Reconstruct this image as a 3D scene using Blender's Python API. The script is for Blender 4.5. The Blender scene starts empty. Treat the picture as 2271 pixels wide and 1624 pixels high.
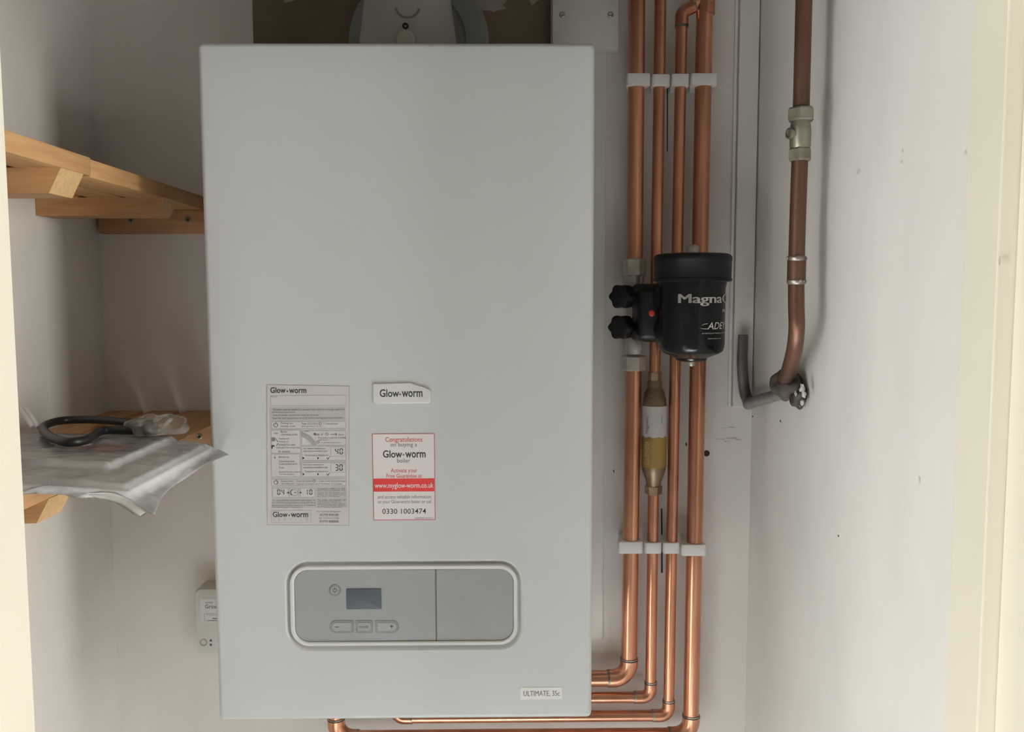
import bpy, bmesh, math, random
from mathutils import Vector, Matrix, noise

# ------------------------------------------------------------------ scene, camera, light
SC = bpy.context.scene
COL = SC.collection
PI = math.pi
random.seed(4)

CAM = Vector((0.1100694, -1.2264215, 1.55577837))
PITCH, YAW, ROLL = 0.08359246, -0.01114328, -0.00274483
PW, PH, FOC = 2271.0, 1624.0, 1900.0

def cam_axes():
    fw = Vector((-math.sin(YAW)*math.cos(PITCH), math.cos(YAW)*math.cos(PITCH), -math.sin(PITCH)))
    rt = fw.cross(Vector((0, 0, 1))).normalized()
    up = rt.cross(fw)
    rt2 = rt*math.cos(ROLL) + up*math.sin(ROLL)
    return rt2, rt2.cross(fw), fw
RT, UP, FW = cam_axes()

cd = bpy.data.cameras.new('camera')
cd.sensor_fit = 'HORIZONTAL'
cd.sensor_width = 36.0
cd.lens = FOC/PW*36.0
cd.clip_start = 0.02
cam = bpy.data.objects.new('camera', cd)
COL.objects.link(cam)
rot = Matrix((RT, UP, -FW)).transposed()
cam.matrix_world = Matrix.Translation(CAM) @ rot.to_4x4()
SC.camera = cam

SC.view_settings.view_transform = 'Standard'
SC.view_settings.look = 'None'
SC.view_settings.exposure = 0.0
SC.view_settings.gamma = 1.0
SC.view_settings.use_curve_mapping = False

world = bpy.data.worlds.new('world')
SC.world = world
world.use_nodes = True
bg = world.node_tree.nodes['Background']
bg.inputs['Color'].default_value = (1.0, 0.91, 0.75, 1)
bg.inputs['Strength'].default_value = 0.19

def area(name, loc, target, sx, sy, power, color):
    l = bpy.data.lights.new(name, 'AREA')
    l.shape = 'RECTANGLE'; l.size = sx; l.size_y = sy; l.energy = power; l.color = color
    o = bpy.data.objects.new(name, l); COL.objects.link(o)
    o.location = loc
    o.rotation_euler = (Vector(target)-Vector(loc)).to_track_quat('-Z', 'Y').to_euler()
    return o
# assumed daylight behind the camera: low area lights right and left, no openings seen
area('assumed_right_daylight', (1.85, -2.25, 0.45), (-0.3, -0.3, 1.3), 1.1, 0.85, 11, (1.0, 0.965, 0.89))  # assumed daylight from the right, its window unseen
area('assumed_left_daylight', (-1.3, -1.75, 0.24), (0.4, -0.3, 1.2), 1.0, 0.40, 14, (1.0, 0.97, 0.88))  # assumed low light from the left, no glazed door known
area('tall_left_fill', (-2.0, -1.75, 0.90), (0.4, -0.35, 1.4), 0.8, 1.4, 27, (0.99, 1.0, 0.99))  # added tall fill from the left, no such window known
area('right_side_fill', (1.90, -1.62, 1.62), (-0.3, -0.55, 1.38), 0.6, 1.0, 36, (1.0, 0.97, 0.92))  # added fill that brightens the bag and the left jamb
# assumed sunshine, an added area light, on the floor in front of the cupboard
assumed_sun_patch = area('assumed_sunshine', (0.9, -3.3, 2.6), (0.0, -1.38, 0.0), 0.6, 0.5, 76, (0.88, 0.95, 1.0))
assumed_sun_patch.data.spread = math.radians(11)

# ------------------------------------------------------------------ measuring helpers
def ray(u, v):
    return RT*((u-PW/2)/FOC) - UP*((v-PH/2)/FOC) + FW
def at(u, v, y):
    d = ray(u, v); return CAM + d*((y-CAM.y)/d.y)
def atx(u, v, x):
    d = ray(u, v); return CAM + d*((x-CAM.x)/d.x)
def atz(u, v, z):
    d = ray(u, v); return CAM + d*((z-CAM.z)/d.z)

# ------------------------------------------------------------------ materials
MATS = {}
def mat(name, color, rough=0.5, metal=0.0, var=0.0, scale=20.0, bump=0.0, bscale=120.0, spec=0.5, stretch=(1, 1, 1), color2=None, coat=0.0):
    if name in MATS: return MATS[name]
    m = bpy.data.materials.new(name); m.use_nodes = True
    nt = m.node_tree; N = nt.nodes; L = nt.links
    b = N['Principled BSDF']
    b.inputs['Roughness'].default_value = rough
    b.inputs['Metallic'].default_value = metal
    b.inputs['Specular IOR Level'].default_value = spec
    b.inputs['Coat Weight'].default_value = coat
    b.inputs['Coat Roughness'].default_value = 0.12
    tc = N.new('ShaderNodeTexCoord'); mp = N.new('ShaderNodeMapping')
    mp.inputs['Scale'].default_value = stretch
    L.new(tc.outputs['Object'], mp.inputs['Vector'])
    n = N.new('ShaderNodeTexNoise'); n.inputs['Scale'].default_value = scale; n.inputs['Detail'].default_value = 5
    L.new(mp.outputs['Vector'], n.inputs['Vector'])
    mx = N.new('ShaderNodeMix'); mx.data_type = 'RGBA'
    c2 = color2 if color2 else tuple(max(0, c*(1-var)) for c in color)
    c1 = color if color2 else tuple(min(1, c*(1+var*0.6)) for c in color)
    mx.inputs['A'].default_value = (*c1, 1); mx.inputs['B'].default_value = (*c2, 1)
    rp = N.new('ShaderNodeValToRGB'); rp.color_ramp.elements[0].position = 0.35; rp.color_ramp.elements[1].position = 0.68
    L.new(n.outputs['Fac'], rp.inputs['Fac']); L.new(rp.outputs['Color'], mx.inputs['Factor'])
    L.new(mx.outputs['Result'], b.inputs['Base Color'])
    if bump:
        n2 = N.new('ShaderNodeTexNoise'); n2.inputs['Scale'].default_value = bscale; n2.inputs['Detail'].default_value = 4
        L.new(mp.outputs['Vector'], n2.inputs['Vector'])
        bp = N.new('ShaderNodeBump'); bp.inputs['Strength'].default_value = bump; bp.inputs['Distance'].default_value = 0.002
        L.new(n2.outputs['Fac'], bp.inputs['Height']); L.new(bp.outputs['Normal'], b.inputs['Normal'])
    MATS[name] = m
    return m

def wood(name, c1, c2, stretch, rough=0.55):
    m = bpy.data.materials.new(name); m.use_nodes = True
    nt = m.node_tree; N = nt.nodes; L = nt.links; b = N['Principled BSDF']
    b.inputs['Roughness'].default_value = rough
    tc = N.new('ShaderNodeTexCoord'); mp = N.new('ShaderNodeMapping'); mp.inputs['Scale'].default_value = stretch
    L.new(tc.outputs['Object'], mp.inputs['Vector'])
    n = N.new('ShaderNodeTexNoise'); n.inputs['Scale'].default_value = 9; n.inputs['Detail'].default_value = 6; n.inputs['Distortion'].default_value = 0.6
    L.new(mp.outputs['Vector'], n.inputs['Vector'])
    r = N.new('ShaderNodeValToRGB'); e = r.color_ramp.elements
    e[0].position = 0.35; e[0].color = (*c2, 1); e[1].position = 0.65; e[1].color = (*c1, 1)
    L.new(n.outputs['Fac'], r.inputs['Fac']); L.new(r.outputs['Color'], b.inputs['Base Color'])
    bp = N.new('ShaderNodeBump'); bp.inputs['Strength'].default_value = 0.25; bp.inputs['Distance'].default_value = 0.001
    L.new(n.outputs['Fac'], bp.inputs['Height']); L.new(bp.outputs['Normal'], b.inputs['Normal'])
    return m

def film(name, haze, color=(0.9, 0.9, 0.92), rough=0.18):
    m = bpy.data.materials.new(name); m.use_nodes = True
    nt = m.node_tree; N = nt.nodes; L = nt.links
    N.remove(N['Principled BSDF']); out = N['Material Output']
    tr = N.new('ShaderNodeBsdfTransparent'); df = N.new('ShaderNodeBsdfDiffuse'); tl = N.new('ShaderNodeBsdfTranslucent'); gl = N.new('ShaderNodeBsdfGlossy')
    df.inputs['Color'].default_value = (*color, 1); tl.inputs['Color'].default_value = (*color, 1)
    gl.inputs['Roughness'].default_value = rough
    a = N.new('ShaderNodeMixShader'); a.inputs[0].default_value = 0.35
    L.new(df.outputs[0], a.inputs[1]); L.new(tl.outputs[0], a.inputs[2])
    tc = N.new('ShaderNodeTexCoord'); n = N.new('ShaderNodeTexNoise'); n.inputs['Scale'].default_value = 14; n.inputs['Detail'].default_value = 4
    L.new(tc.outputs['Object'], n.inputs['Vector'])
    mr = N.new('ShaderNodeMapRange'); mr.inputs[1].default_value = 0.3; mr.inputs[2].default_value = 0.75
    mr.inputs[3].default_value = haze*0.5; mr.inputs[4].default_value = min(1, haze*1.6)
    L.new(n.outputs['Fac'], mr.inputs[0])
    b = N.new('ShaderNodeMixShader'); L.new(mr.outputs[0], b.inputs[0])
    L.new(tr.outputs[0], b.inputs[1]); L.new(a.outputs[0], b.inputs[2])
    fr = N.new('ShaderNodeFresnel'); fr.inputs['IOR'].default_value = 1.35
    c = N.new('ShaderNodeMixShader'); L.new(fr.outputs[0], c.inputs[0]); L.new(b.outputs[0], c.inputs[1]); L.new(gl.outputs[0], c.inputs[2])
    L.new(c.outputs[0], out.inputs[0])
    return m

WALL = mat('off_white_emulsion', (0.80, 0.775, 0.735), 0.9, var=0.04, scale=6, bump=0.25, bscale=90)
WALLB = mat('worn_off_white_wall', (0.78, 0.74, 0.705), 0.9, var=0.07, scale=5, bump=0.3, bscale=70, stretch=(1, 1, 0.35))
WALLR = mat('smudged_white_wall', (0.81, 0.80, 0.78), 0.88, var=0.05, scale=9, bump=0.25, bscale=60, stretch=(1, 1, 0.5))
PLASTER = mat('bare_brown_plaster', (0.22, 0.165, 0.115), 0.95, color2=(0.15, 0.112, 0.078), scale=7, bump=0.5, bscale=50)
SMUDGE = mat('pale_plaster_smear', (0.40, 0.36, 0.30), 0.95, var=0.2)
DARK = mat('dark_crack', (0.02, 0.018, 0.016), 0.9, var=0.2)
GREYMARK = mat('grey_scuff', (0.56, 0.53, 0.50), 0.9, var=0.3, scale=90)
CREAM = mat('cream_gloss_paint', (0.89, 0.85, 0.72), 0.4, var=0.02, scale=5, bump=0.05)
FLOORM = mat('pale_carpet', (0.60, 0.60, 0.595), 0.95, var=0.15, scale=80, bump=0.5)
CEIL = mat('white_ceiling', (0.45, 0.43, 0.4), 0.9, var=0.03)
BOARD = mat('white_painted_board', (0.79, 0.76, 0.73), 0.6, var=0.06, scale=10, stretch=(1, 1, 0.3))
COVER = mat('white_hardboard_cover', (0.72, 0.69, 0.675), 0.55, var=0.03)
BOILER = mat('white_stove_enamel', (0.575, 0.59, 0.60), 0.28, var=0.015, scale=3, spec=0.5)
RINGM = mat('white_panel_ring', (0.68, 0.69, 0.69), 0.3, var=0.01)
GROOVE = mat('pale_grey_groove', (0.55, 0.56, 0.555), 0.4, var=0.02)
FASCIA = mat('satin_grey_fascia', (0.285, 0.287, 0.287), 0.35, var=0.03, scale=30)
FLAPM = mat('satin_grey_flap', (0.265, 0.267, 0.267), 0.38, var=0.03, scale=30)
SEAM = mat('dark_seam', (0.10, 0.10, 0.10), 0.7, var=0.1)
BTN = mat('grey_button_rim', (0.19, 0.19, 0.19), 0.45, var=0.05)
BTNIN = mat('grey_button_face', (0.30, 0.30, 0.298), 0.4, var=0.03)
LCD = mat('unlit_display_glass', (0.07, 0.078, 0.09), 0.35, var=0.05, spec=0.25)
PRINT = mat('black_print', (0.02, 0.02, 0.022), 0.6, var=0.1)
PRINTG = mat('grey_print', (0.17, 0.155, 0.15), 0.7, var=0.1)
PRINTL = mat('light_grey_print', (0.33, 0.315, 0.31), 0.7, var=0.1)
PAPERG = mat('greyish_sticker_paper', (0.57, 0.545, 0.54), 0.5, var=0.03)
PAPERD = mat('grey_sticker_panel', (0.47, 0.45, 0.445), 0.5, var=0.03)
PAPERL = mat('pale_sticker_box', (0.58, 0.56, 0.55), 0.5, var=0.03)
PAPERW = mat('white_sticker_paper', (0.75, 0.715, 0.72), 0.45, var=0.02)
RED = mat('red_print', (0.60, 0.035, 0.035), 0.5, var=0.05)
REDT = mat('red_lettering', (0.52, 0.10, 0.10), 0.6, var=0.05)
BROWNT = mat('brown_dot', (0.22, 0.09, 0.08), 0.6, var=0.05)
COPPER = mat('bright_copper', (0.66, 0.33, 0.21), 0.28, metal=0.95, color2=(0.47, 0.215, 0.13), scale=22, bump=0.04, bscale=60, stretch=(1, 1, 0.3))
COPPERF = mat('copper_fitting', (0.66, 0.33, 0.21), 0.28, metal=0.95, color2=(0.42, 0.18, 0.105), scale=45, bump=0.08, bscale=60)
COPPERD = mat('tarnished_copper', (0.15, 0.072, 0.045), 0.42, metal=0.6, color2=(0.085, 0.05, 0.034), scale=18, bump=0.12, bscale=60, stretch=(1, 1, 0.35))
SOLDER = mat('solder_ring', (0.42, 0.38, 0.34), 0.4, metal=0.8, color2=(0.14, 0.10, 0.08), scale=60, bump=0.3, bscale=90)
OXIDE = mat('dark_joint_line', (0.03, 0.028, 0.025), 0.7, metal=0.2, var=0.2)
SILVER = mat('plated_brass', (0.62, 0.585, 0.53), 0.36, metal=0.6, color2=(0.42, 0.39, 0.35), scale=35)
OLDSIL = mat('dull_plated_brass', (0.34, 0.32, 0.26), 0.42, metal=0.75, color2=(0.20, 0.18, 0.14), scale=50, bump=0.15)
BRASS = mat('aged_brass', (0.19, 0.13, 0.075), 0.45, metal=0.6, color2=(0.14, 0.095, 0.055), scale=40, bump=0.15)
BRASSN = mat('brass_nut_metal', (0.34, 0.25, 0.15), 0.4, metal=0.65, color2=(0.22, 0.15, 0.09), scale=40)
GOLD = mat('gold_label_paper', (0.25, 0.145, 0.035), 0.45, metal=0.2, var=0.12, scale=40)
WLAB = mat('white_label_paper', (0.47, 0.455, 0.44), 0.5, var=0.04)
BLACKP = mat('black_plastic', (0.006, 0.006, 0.0065), 0.45, var=0.15, spec=0.22)
BLACKG = mat('glossy_black_plastic', (0.006, 0.0065, 0.007), 0.26, var=0.1, spec=0.25)
REDP = mat('red_plastic', (0.45, 0.02, 0.015), 0.45, var=0.1)
FOIL = mat('silver_foil_lettering', (0.62, 0.61, 0.58), 0.25, metal=0.75, var=0.05)
WHITEP = mat('white_lettering', (0.55, 0.55, 0.54), 0.5, var=0.05)
CLIP = mat('white_clip_plastic', (0.80, 0.77, 0.75), 0.45, var=0.04)
CLIPG = mat('white_box_plastic', (0.60, 0.585, 0.55), 0.5, var=0.02)
LEAD = mat('grey_lead', (0.105, 0.10, 0.095), 0.55, metal=0.35, color2=(0.065, 0.06, 0.055), scale=30, bump=0.25, bscale=60)
LEAD_PALE = mat('paler_grey_lead', (0.22, 0.21, 0.20), 0.6, metal=0.15, color2=(0.11, 0.105, 0.10), scale=24, bump=0.25, bscale=50)
BLOB = mat('dirty_lead_joint', (0.062, 0.048, 0.038), 0.75, metal=0.1, color2=(0.036, 0.027, 0.021), scale=55, bump=0.8, bscale=90)
FLAKE = mat('broken_white_plaster', (0.50, 0.48, 0.47), 0.9, var=0.15, scale=60)
FLUEM = mat('grey_white_flue_plastic', (0.40, 0.40, 0.385), 0.55, var=0.05, scale=12)
FLUEC = mat('grey_flue_collar', (0.27, 0.285, 0.275), 0.65, var=0.06, scale=14)
FLUET = mat('cream_flue_cap', (0.52, 0.49, 0.43), 0.5, var=0.04)
FLUED = mat('flue_groove', (0.22, 0.22, 0.22), 0.7, var=0.1)
STEEL = mat('steel_screw', (0.45, 0.43, 0.40), 0.35, metal=0.85, var=0.15)
BRSCREW = mat('yellow_zinc_screw', (0.30, 0.24, 0.15), 0.4, metal=0.75, var=0.2)
PINEY = wood('pine_along_depth', (0.60, 0.355, 0.165), (0.50, 0.27, 0.115), (14, 1.2, 14))
PINEX = wood('pine_along_width', (0.56, 0.32, 0.145), (0.45, 0.235, 0.10), (1.2, 14, 14))
PINEB = wood('darker_pine_batten', (0.46, 0.26, 0.125), (0.36, 0.185, 0.08), (1.2, 14, 14))
PINEE = wood('pale_pine_end_grain', (0.66, 0.44, 0.22), (0.58, 0.36, 0.17), (20, 20, 20))
PAPER = mat('white_booklet_paper', (0.90, 0.895, 0.92), 0.7, var=0.02)
PAPERM = mat('pale_grey_booklet_paper', (0.86, 0.83, 0.83), 0.65, var=0.03)
COVERD = mat('dark_booklet_photo', (0.15, 0.13, 0.125), 0.5, color2=(0.23, 0.20, 0.19), scale=16, stretch=(0.5, 2, 1))
COVERR = mat('pink_booklet_shape', (0.60, 0.19, 0.16), 0.5, var=0.1)
COVERW = mat('white_booklet_band', (0.75, 0.71, 0.67), 0.5, var=0.05)
CABLEM = mat('black_flex', (0.014, 0.015, 0.017), 0.42, var=0.15)
CABLEW = mat('pale_flex', (0.8, 0.8, 0.8), 0.4, var=0.05)
BAGM = film('clear_polythene', 0.40, color=(1.0, 1.0, 1.0), rough=0.2)
BAGS = film('thin_clear_polythene', 0.2, color=(0.62, 0.57, 0.5), rough=0.55)

# ------------------------------------------------------------------ object helpers
def tag(o, label=None, cat=None, group=None, kind=None):
    if label: o['label'] = label
    if cat: o['category'] = cat
    if group: o['group'] = group
    if kind: o['kind'] = kind
    return o

def empty(name, loc, label, cat, group=None):
    o = bpy.data.objects.new(name, None); COL.objects.link(o)
    o.location = loc; o.empty_display_size = 0.03
    bpy.context.view_layer.update()
    return tag(o, label, cat, group)

def link(name, bm, mats, parent=None, smooth=True, ang=35):
    if not isinstance(mats, (list, tuple)): mats = [mats]
    bm.normal_update()
    if smooth:
        lim = math.radians(ang)
        for f in bm.faces: f.smooth = True
        for e in bm.edges:
            if len(e.link_faces) == 2 and e.calc_face_angle(0) > lim: e.smooth = False
    me = bpy.data.meshes.new(name)
    bm.to_mesh(me); bm.free()
    for m in mats: me.materials.append(m)
    o = bpy.data.objects.new(name, me); COL.objects.link(o)
    if parent is not None:
        o.parent = parent
        if parent.type == 'EMPTY' or parent.parent is not None:
            p = parent; off = Vector((0, 0, 0))
            while p is not None:
                off += p.location; p = p.parent
        else:
            off = parent.location.copy()
        for v in me.vertices: v.co -= off
    else:
        # put the origin at the middle of the base
        xs = [v.co for v in me.vertices]
        c = Vector(((min(v.x for v in xs)+max(v.x for v in xs))/2, (min(v.y for v in xs)+max(v.y for v in xs))/2, min(v.z for v in xs)))
        for v in me.vertices: v.co -= c
        o.location = c
    return o

BM = bmesh.new

def box(bm, x0, x1, y0, y1, z0, z1, bev=0.0, mi=0, seg=2):
    vs = [bm.verts.new((x, y, z)) for z in (z0, z1) for y in (y0, y1) for x in (x0, x1)]
    q = [(0, 2, 3, 1), (4, 5, 7, 6), (0, 1, 5, 4), (2, 6, 7, 3), (0, 4, 6, 2), (1, 3, 7, 5)]
    fs = [bm.faces.new([vs[i] for i in f]) for f in q]
    if bev:
        es = list({e for f in fs for e in f.edges})
        r = bmesh.ops.bevel(bm, geom=es, offset=bev, segments=seg, profile=0.5, affect='EDGES')
        fs = list(set([f for f in fs if f.is_valid] + [f for f in r['faces'] if f.is_valid]))
    for f in fs: f.material_index = mi
    return fs

def lathe(bm, prof, M=Matrix(), seg=32, mi=0, cap=True, rmod=None):
    rings = []
    for r, z in prof:
        ring = []
        for i in range(seg):
            a = 2*PI*i/seg
            rr = r*(rmod(a) if rmod else 1)
            ring.append(bm.verts.new(M @ Vector((rr*math.cos(a), rr*math.sin(a), z))))
        rings.append(ring)
    for a, b in zip(rings, rings[1:]):
        for i in range(seg):
            j = (i+1) % seg
            f = bm.faces.new((a[i], a[j], b[j], b[i])); f.material_index = mi
    if cap:
        f = bm.faces.new(list(reversed(rings[0]))); f.material_index = mi
        f = bm.faces.new(rings[-1]); f.material_index = mi

def T(x, y, z): return Matrix.Translation((x, y, z))
def aim(loc, d):
    """matrix whose local +Z points along d"""
    return Matrix.Translation(loc) @ Vector(d).to_track_quat('Z', 'Y').to_matrix().to_4x4()

def fillet(pts, rads, n=8):
    pts = [Vector(p) for p in pts]
    if not isinstance(rads, (list, tuple)): rads = [rads]*(len(pts)-2)
    out = [pts[0]]
    for i in range(1, len(pts)-1):
        p = pts[i]; a = (pts[i-1]-p).normalized(); b = (pts[i+1]-p).normalized()
        th = a.angle(b)
        d = rads[i-1]/math.tan(th/2)
        c = p + (a+b).normalized()*(rads[i-1]/math.sin(th/2))
        s = p+a*d-c; e = p+b*d-c
        for k in range(n+1):
            out.append(c + s.normalized().slerp(e.normalized(), k/n)*s.length)
    out.append(pts[-1])
    return out

def smooth_path(pts, n=6, closed=False):
    pts = [Vector(p) for p in pts]; N = len(pts); out = []
    rng = range(N) if closed else range(N-1)
    for i in rng:
        p1 = pts[i]; p2 = pts[(i+1) % N]
        p0 = pts[i-1] if (closed or i > 0) else p1
        p3 = pts[(i+2) % N] if (closed or i+2 < N) else p2
        for k in range(n):
            t = k/n
            out.append(0.5*((2*p1)+(p2-p0)*t+(2*p0-5*p1+4*p2-p3)*t*t+(-p0+3*p1-3*p2+p3)*t**3))
    if not closed: out.append(pts[-1])
    return out

def tube(bm, path, r, seg=20, mi=0, closed=False, flat=None):
    path = [Vector(p) for p in path]; n = len(path)
    rr = r if callable(r) else (lambda t: r)
    def tan(i):
        if closed: return (path[(i+1) % n]-path[i-1]).normalized()
        return (path[min(i+1, n-1)]-path[max(i-1, 0)]).normalized()
    t0 = tan(0)
    nrm = t0.orthogonal().normalized()
    if abs(t0.y) < 0.9: nrm = (Vector((0, 1, 0)) - t0*t0.y).normalized()
    rings = []
    for i in range(n):
        t = tan(i)
        nrm = (nrm - t*nrm.dot(t)).normalized(); bn = t.cross(nrm)
        f1, f2 = flat(i/(n-1)) if flat else (1, 1)
        rings.append([bm.verts.new(path[i] + (nrm*math.cos(a)*f1 + bn*math.sin(a)*f2)*rr(i/max(1, n-1))) for a in [2*PI*k/seg for k in range(seg)]])
    pairs = list(zip(rings, rings[1:])) + ([(rings[-1], rings[0])] if closed else [])
    for a, b in pairs:
        for k in range(seg):
            j = (k+1) % seg
            f = bm.faces.new((a[k], a[j], b[j], b[k])); f.material_index = mi
    if not closed:
        for rg in (list(reversed(rings[0])), rings[-1]):
            f = bm.faces.new(rg); f.material_index = mi

def poly(bm, pts, mi=0):
    f = bm.faces.new([bm.verts.new(p) for p in pts]); f.material_index = mi
    return f

def prism(bm, pts2, y0, y1, mi=0, bev=0.0):
    """outline in (x,z), front at y1 (nearer the viewer, smaller)"""
    fr = [bm.verts.new((x, y1, z)) for x, z in pts2]; bk = [bm.verts.new((x, y0, z)) for x, z in pts2]
    n = len(pts2)
    f = bm.faces.new(fr); fs = [f]
    for i in range(n):
        j = (i+1) % n
        fs.append(bm.faces.new((fr[j], fr[i], bk[i], bk[j])))
    if bev:
        r = bmesh.ops.bevel(bm, geom=list(f.edges), offset=bev, segments=3, profile=0.5, affect='EDGES')
        fs = [q for q in fs if q.is_valid] + list(r['faces'])
    for q in fs: q.material_index = mi
    bmesh.ops.recalc_face_normals(bm, faces=[q for q in fs if q.is_valid])

def rrect(x0, x1, z0, z1, r, n=8):
    pts = []
    for cx, cz, a0 in ((x1-r, z1-r, 0), (x0+r, z1-r, 90), (x0+r, z0+r, 180), (x1-r, z0+r, 270)):
        for k in range(n+1):
            a = math.radians(a0+90*k/n)
            pts.append((cx+r*math.cos(a), cz+r*math.sin(a)))
    return pts

def loops(bm, lst, fill_last=True, fill_mi=0, fill_first=None):
    """lst: (outline points (x,z), y, material of the band leading to it)"""
    prev = None
    for pts, y, mi in lst:
        ring = [bm.verts.new((x, y, z)) for x, z in pts]
        if prev:
            n = len(ring)
            for i in range(n):
                j = (i+1) % n
                f = bm.faces.new((prev[i], ring[i], ring[j], prev[j])); f.material_index = mi
        elif fill_first is not None:
            f = bm.faces.new(ring); f.material_index = fill_first
        prev = ring
    if fill_last:
        f = bm.faces.new(prev); f.material_index = fill_mi
    bmesh.ops.recalc_face_normals(bm, faces=bm.faces)

# ---- lettering
TCACHE = {}
def glyphs(s, bold=0.0, shear=0.0, space=1.0):
    key = (s, bold, shear, space)
    if key in TCACHE: return TCACHE[key]
    cu = bpy.data.curves.new('lettering', 'FONT')
    cu.body = s; cu.size = 1.0; cu.offset = bold; cu.shear = shear; cu.resolution_u = 3
    cu.space_character = space
    o = bpy.data.objects.new('lettering', cu); COL.objects.link(o)
    dg = bpy.context.evaluated_depsgraph_get()
    me = bpy.data.meshes.new_from_object(o.evaluated_get(dg))
    vs = [(v.co.x, v.co.y) for v in me.vertices]; fs = [tuple(p.vertices) for p in me.polygons]
    bpy.data.objects.remove(o); bpy.data.curves.remove(cu); bpy.data.meshes.remove(me)
    x0 = min(v[0] for v in vs); x1 = max(v[0] for v in vs); y0 = min(v[1] for v in vs); y1 = max(v[1] for v in vs)
    vs = [((x-x0)/(x1-x0), (y-y0)/(y1-y0)) for x, y in vs]
    TCACHE[key] = (vs, fs)
    return vs, fs

def text(bm, s, fn, mi, bold=0.0, shear=0.0, space=1.0):
    """fn maps the unit box of the ink to a 3D point"""
    vs, fs = glyphs(s, bold, shear, space)
    V = [bm.verts.new(fn(a, b)) for a, b in vs]
    for f in fs:
        try:
            g = bm.faces.new([V[i] for i in f]); g.material_index = mi
        except ValueError: pass

def pxbox(u0, v0, u1, v1, y):
    """a rectangle measured in the photo, on an upright plane facing the room"""
    a = at(u0, v1, y); b = at(u1, v0, y); a2 = at(u0, v0, y); b2 = at(u1, v1, y)
    X0 = (a.x+a2.x)/2; X1 = (b.x+b2.x)/2; Z0 = (a.z+b2.z)/2; Z1 = (b.z+a2.z)/2
    return X0, X1, Z0, Z1

def ptext(bm, s, u0, v0, u1, v1, y, mi, bold=0.0, shear=0.0, space=1.0):
    X0, X1, Z0, Z1 = pxbox(u0, v0, u1, v1, y)
    text(bm, s, lambda a, b: Vector((X0+(X1-X0)*a, y, Z0+(Z1-Z0)*b)), mi, bold, shear, space)

def prect(bm, u0, v0, u1, v1, y, mi):
    X0, X1, Z0, Z1 = pxbox(u0, v0, u1, v1, y)
    poly(bm, [(X0, y, Z0), (X1, y, Z0), (X1, y, Z1), (X0, y, Z1)], mi)

def pframe(bm, u0, v0, u1, v1, w, y, mi):
    prect(bm, u0, v0, u1, v0+w, y, mi); prect(bm, u0, v1-w, u1, v1, y, mi)
    prect(bm, u0, v0+w, u0+w, v1-w, y, mi); prect(bm, u1-w, v0+w, u1, v1-w, y, mi)

def ppoly(bm, pts, y, mi):
    poly(bm, [at(u, v, y) for u, v in reversed(pts)], mi)

def pdisc(bm, u, v, ru, y, mi, inner=0.0, n=20, a0=0, a1=360):
    c = at(u, v, y); r = (at(u+ru, v, y)-c).length
    if inner <= 0:
        poly(bm, [(c.x+r*math.cos(2*PI*k/n), y, c.z+r*math.sin(2*PI*k/n)) for k in range(n)], mi)
    else:
        ri = r*inner
        for k in range(n):
            a = math.radians(a0+(a1-a0)*k/n); b = math.radians(a0+(a1-a0)*(k+1)/n)
            poly(bm, [(c.x+ri*math.cos(a), y, c.z+ri*math.sin(a)), (c.x+r*math.cos(a), y, c.z+r*math.sin(a)),
                      (c.x+r*math.cos(b), y, c.z+r*math.sin(b)), (c.x+ri*math.cos(b), y, c.z+ri*math.sin(b))], mi)

SEG7 = {'0': 'abcdef', '1': 'bc', '3': 'abgcd', '4': 'fgbc'}
def seven(bm, ch, u0, v0, u1, v1, y, mi, w=2.2):
    m = (v0+v1)/2
    R = {'a': (u0+w, v0, u1-w, v0+w), 'd': (u0+w, v1-w, u1-w, v1), 'g': (u0+w, m-w/2, u1-w, m+w/2),
         'f': (u0, v0+w*.7, u0+w, m-w*.5), 'b': (u1-w, v0+w*.7, u1, m-w*.5), 'e': (u0, m+w*.5, u0+w, v1-w*.7), 'c': (u1-w, m+w*.5, u1, v1-w*.7)}
    for s in SEG7[ch]: prect(bm, *R[s], y, mi)

# ------------------------------------------------------------------ the cupboard
XL, XR = -0.458, 0.4705          # side walls
YF0, YF1 = -0.557, -0.70         # front wall with the door opening
OL, OR_ = -0.268, 0.4705         # opening, left and right
HEAD, TOP = 1.88, 2.40

def struct(name, bm, mats, smooth=False):
    o = link(name, bm, mats, None, smooth); o['kind'] = 'structure'; return o

# back wall, with the bare plaster patch around the flue, cracks and a drill hole
b = BM()
xs = [XL-0.1, -0.234, 0.179, XR+0.1]; zs = [0, 1.70, TOP]
for i in range(3):
    for k in range(2):
        poly(b, [(xs[i], 0, zs[k]), (xs[i+1], 0, zs[k]), (xs[i+1], 0, zs[k+1]), (xs[i], 0, zs[k+1])], 1 if (i == 1 and k == 1) else 0)
for pts in ([(1466, 1128), (1469, 1128), (1470, 1270), (1466, 1272)], [(1479, 195), (1481.5, 195), (1481, 336), (1479, 336)]):
    ppoly(b, pts, -0.0004, 2)
pdisc(b, 1567, 1006, 7, -0.0004, 2)
ppoly(b, [(1520, 984), (1522.5, 981), (1524, 988), (1521.5, 990)], -0.0004, 2)
ppoly(b, [(1359, 1043), (1361.5, 1042), (1363, 1050), (1361, 1048)], -0.0004, 2)
def irregular(b, u, v, ru, rv, y, mi, n=14):
    c = at(u, v, y); r1 = (at(u+ru, v, y)-c).length; r2 = (at(u, v+rv, y)-c).length
    k0 = [random.uniform(0.65, 1.15) for _ in range(n)]
    poly(b, [(c.x+r1*k0[k]*math.cos(2*PI*k/n), y, c.z+r2*k0[k]*math.sin(2*PI*k/n)) for k in range(n)], mi)
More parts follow.
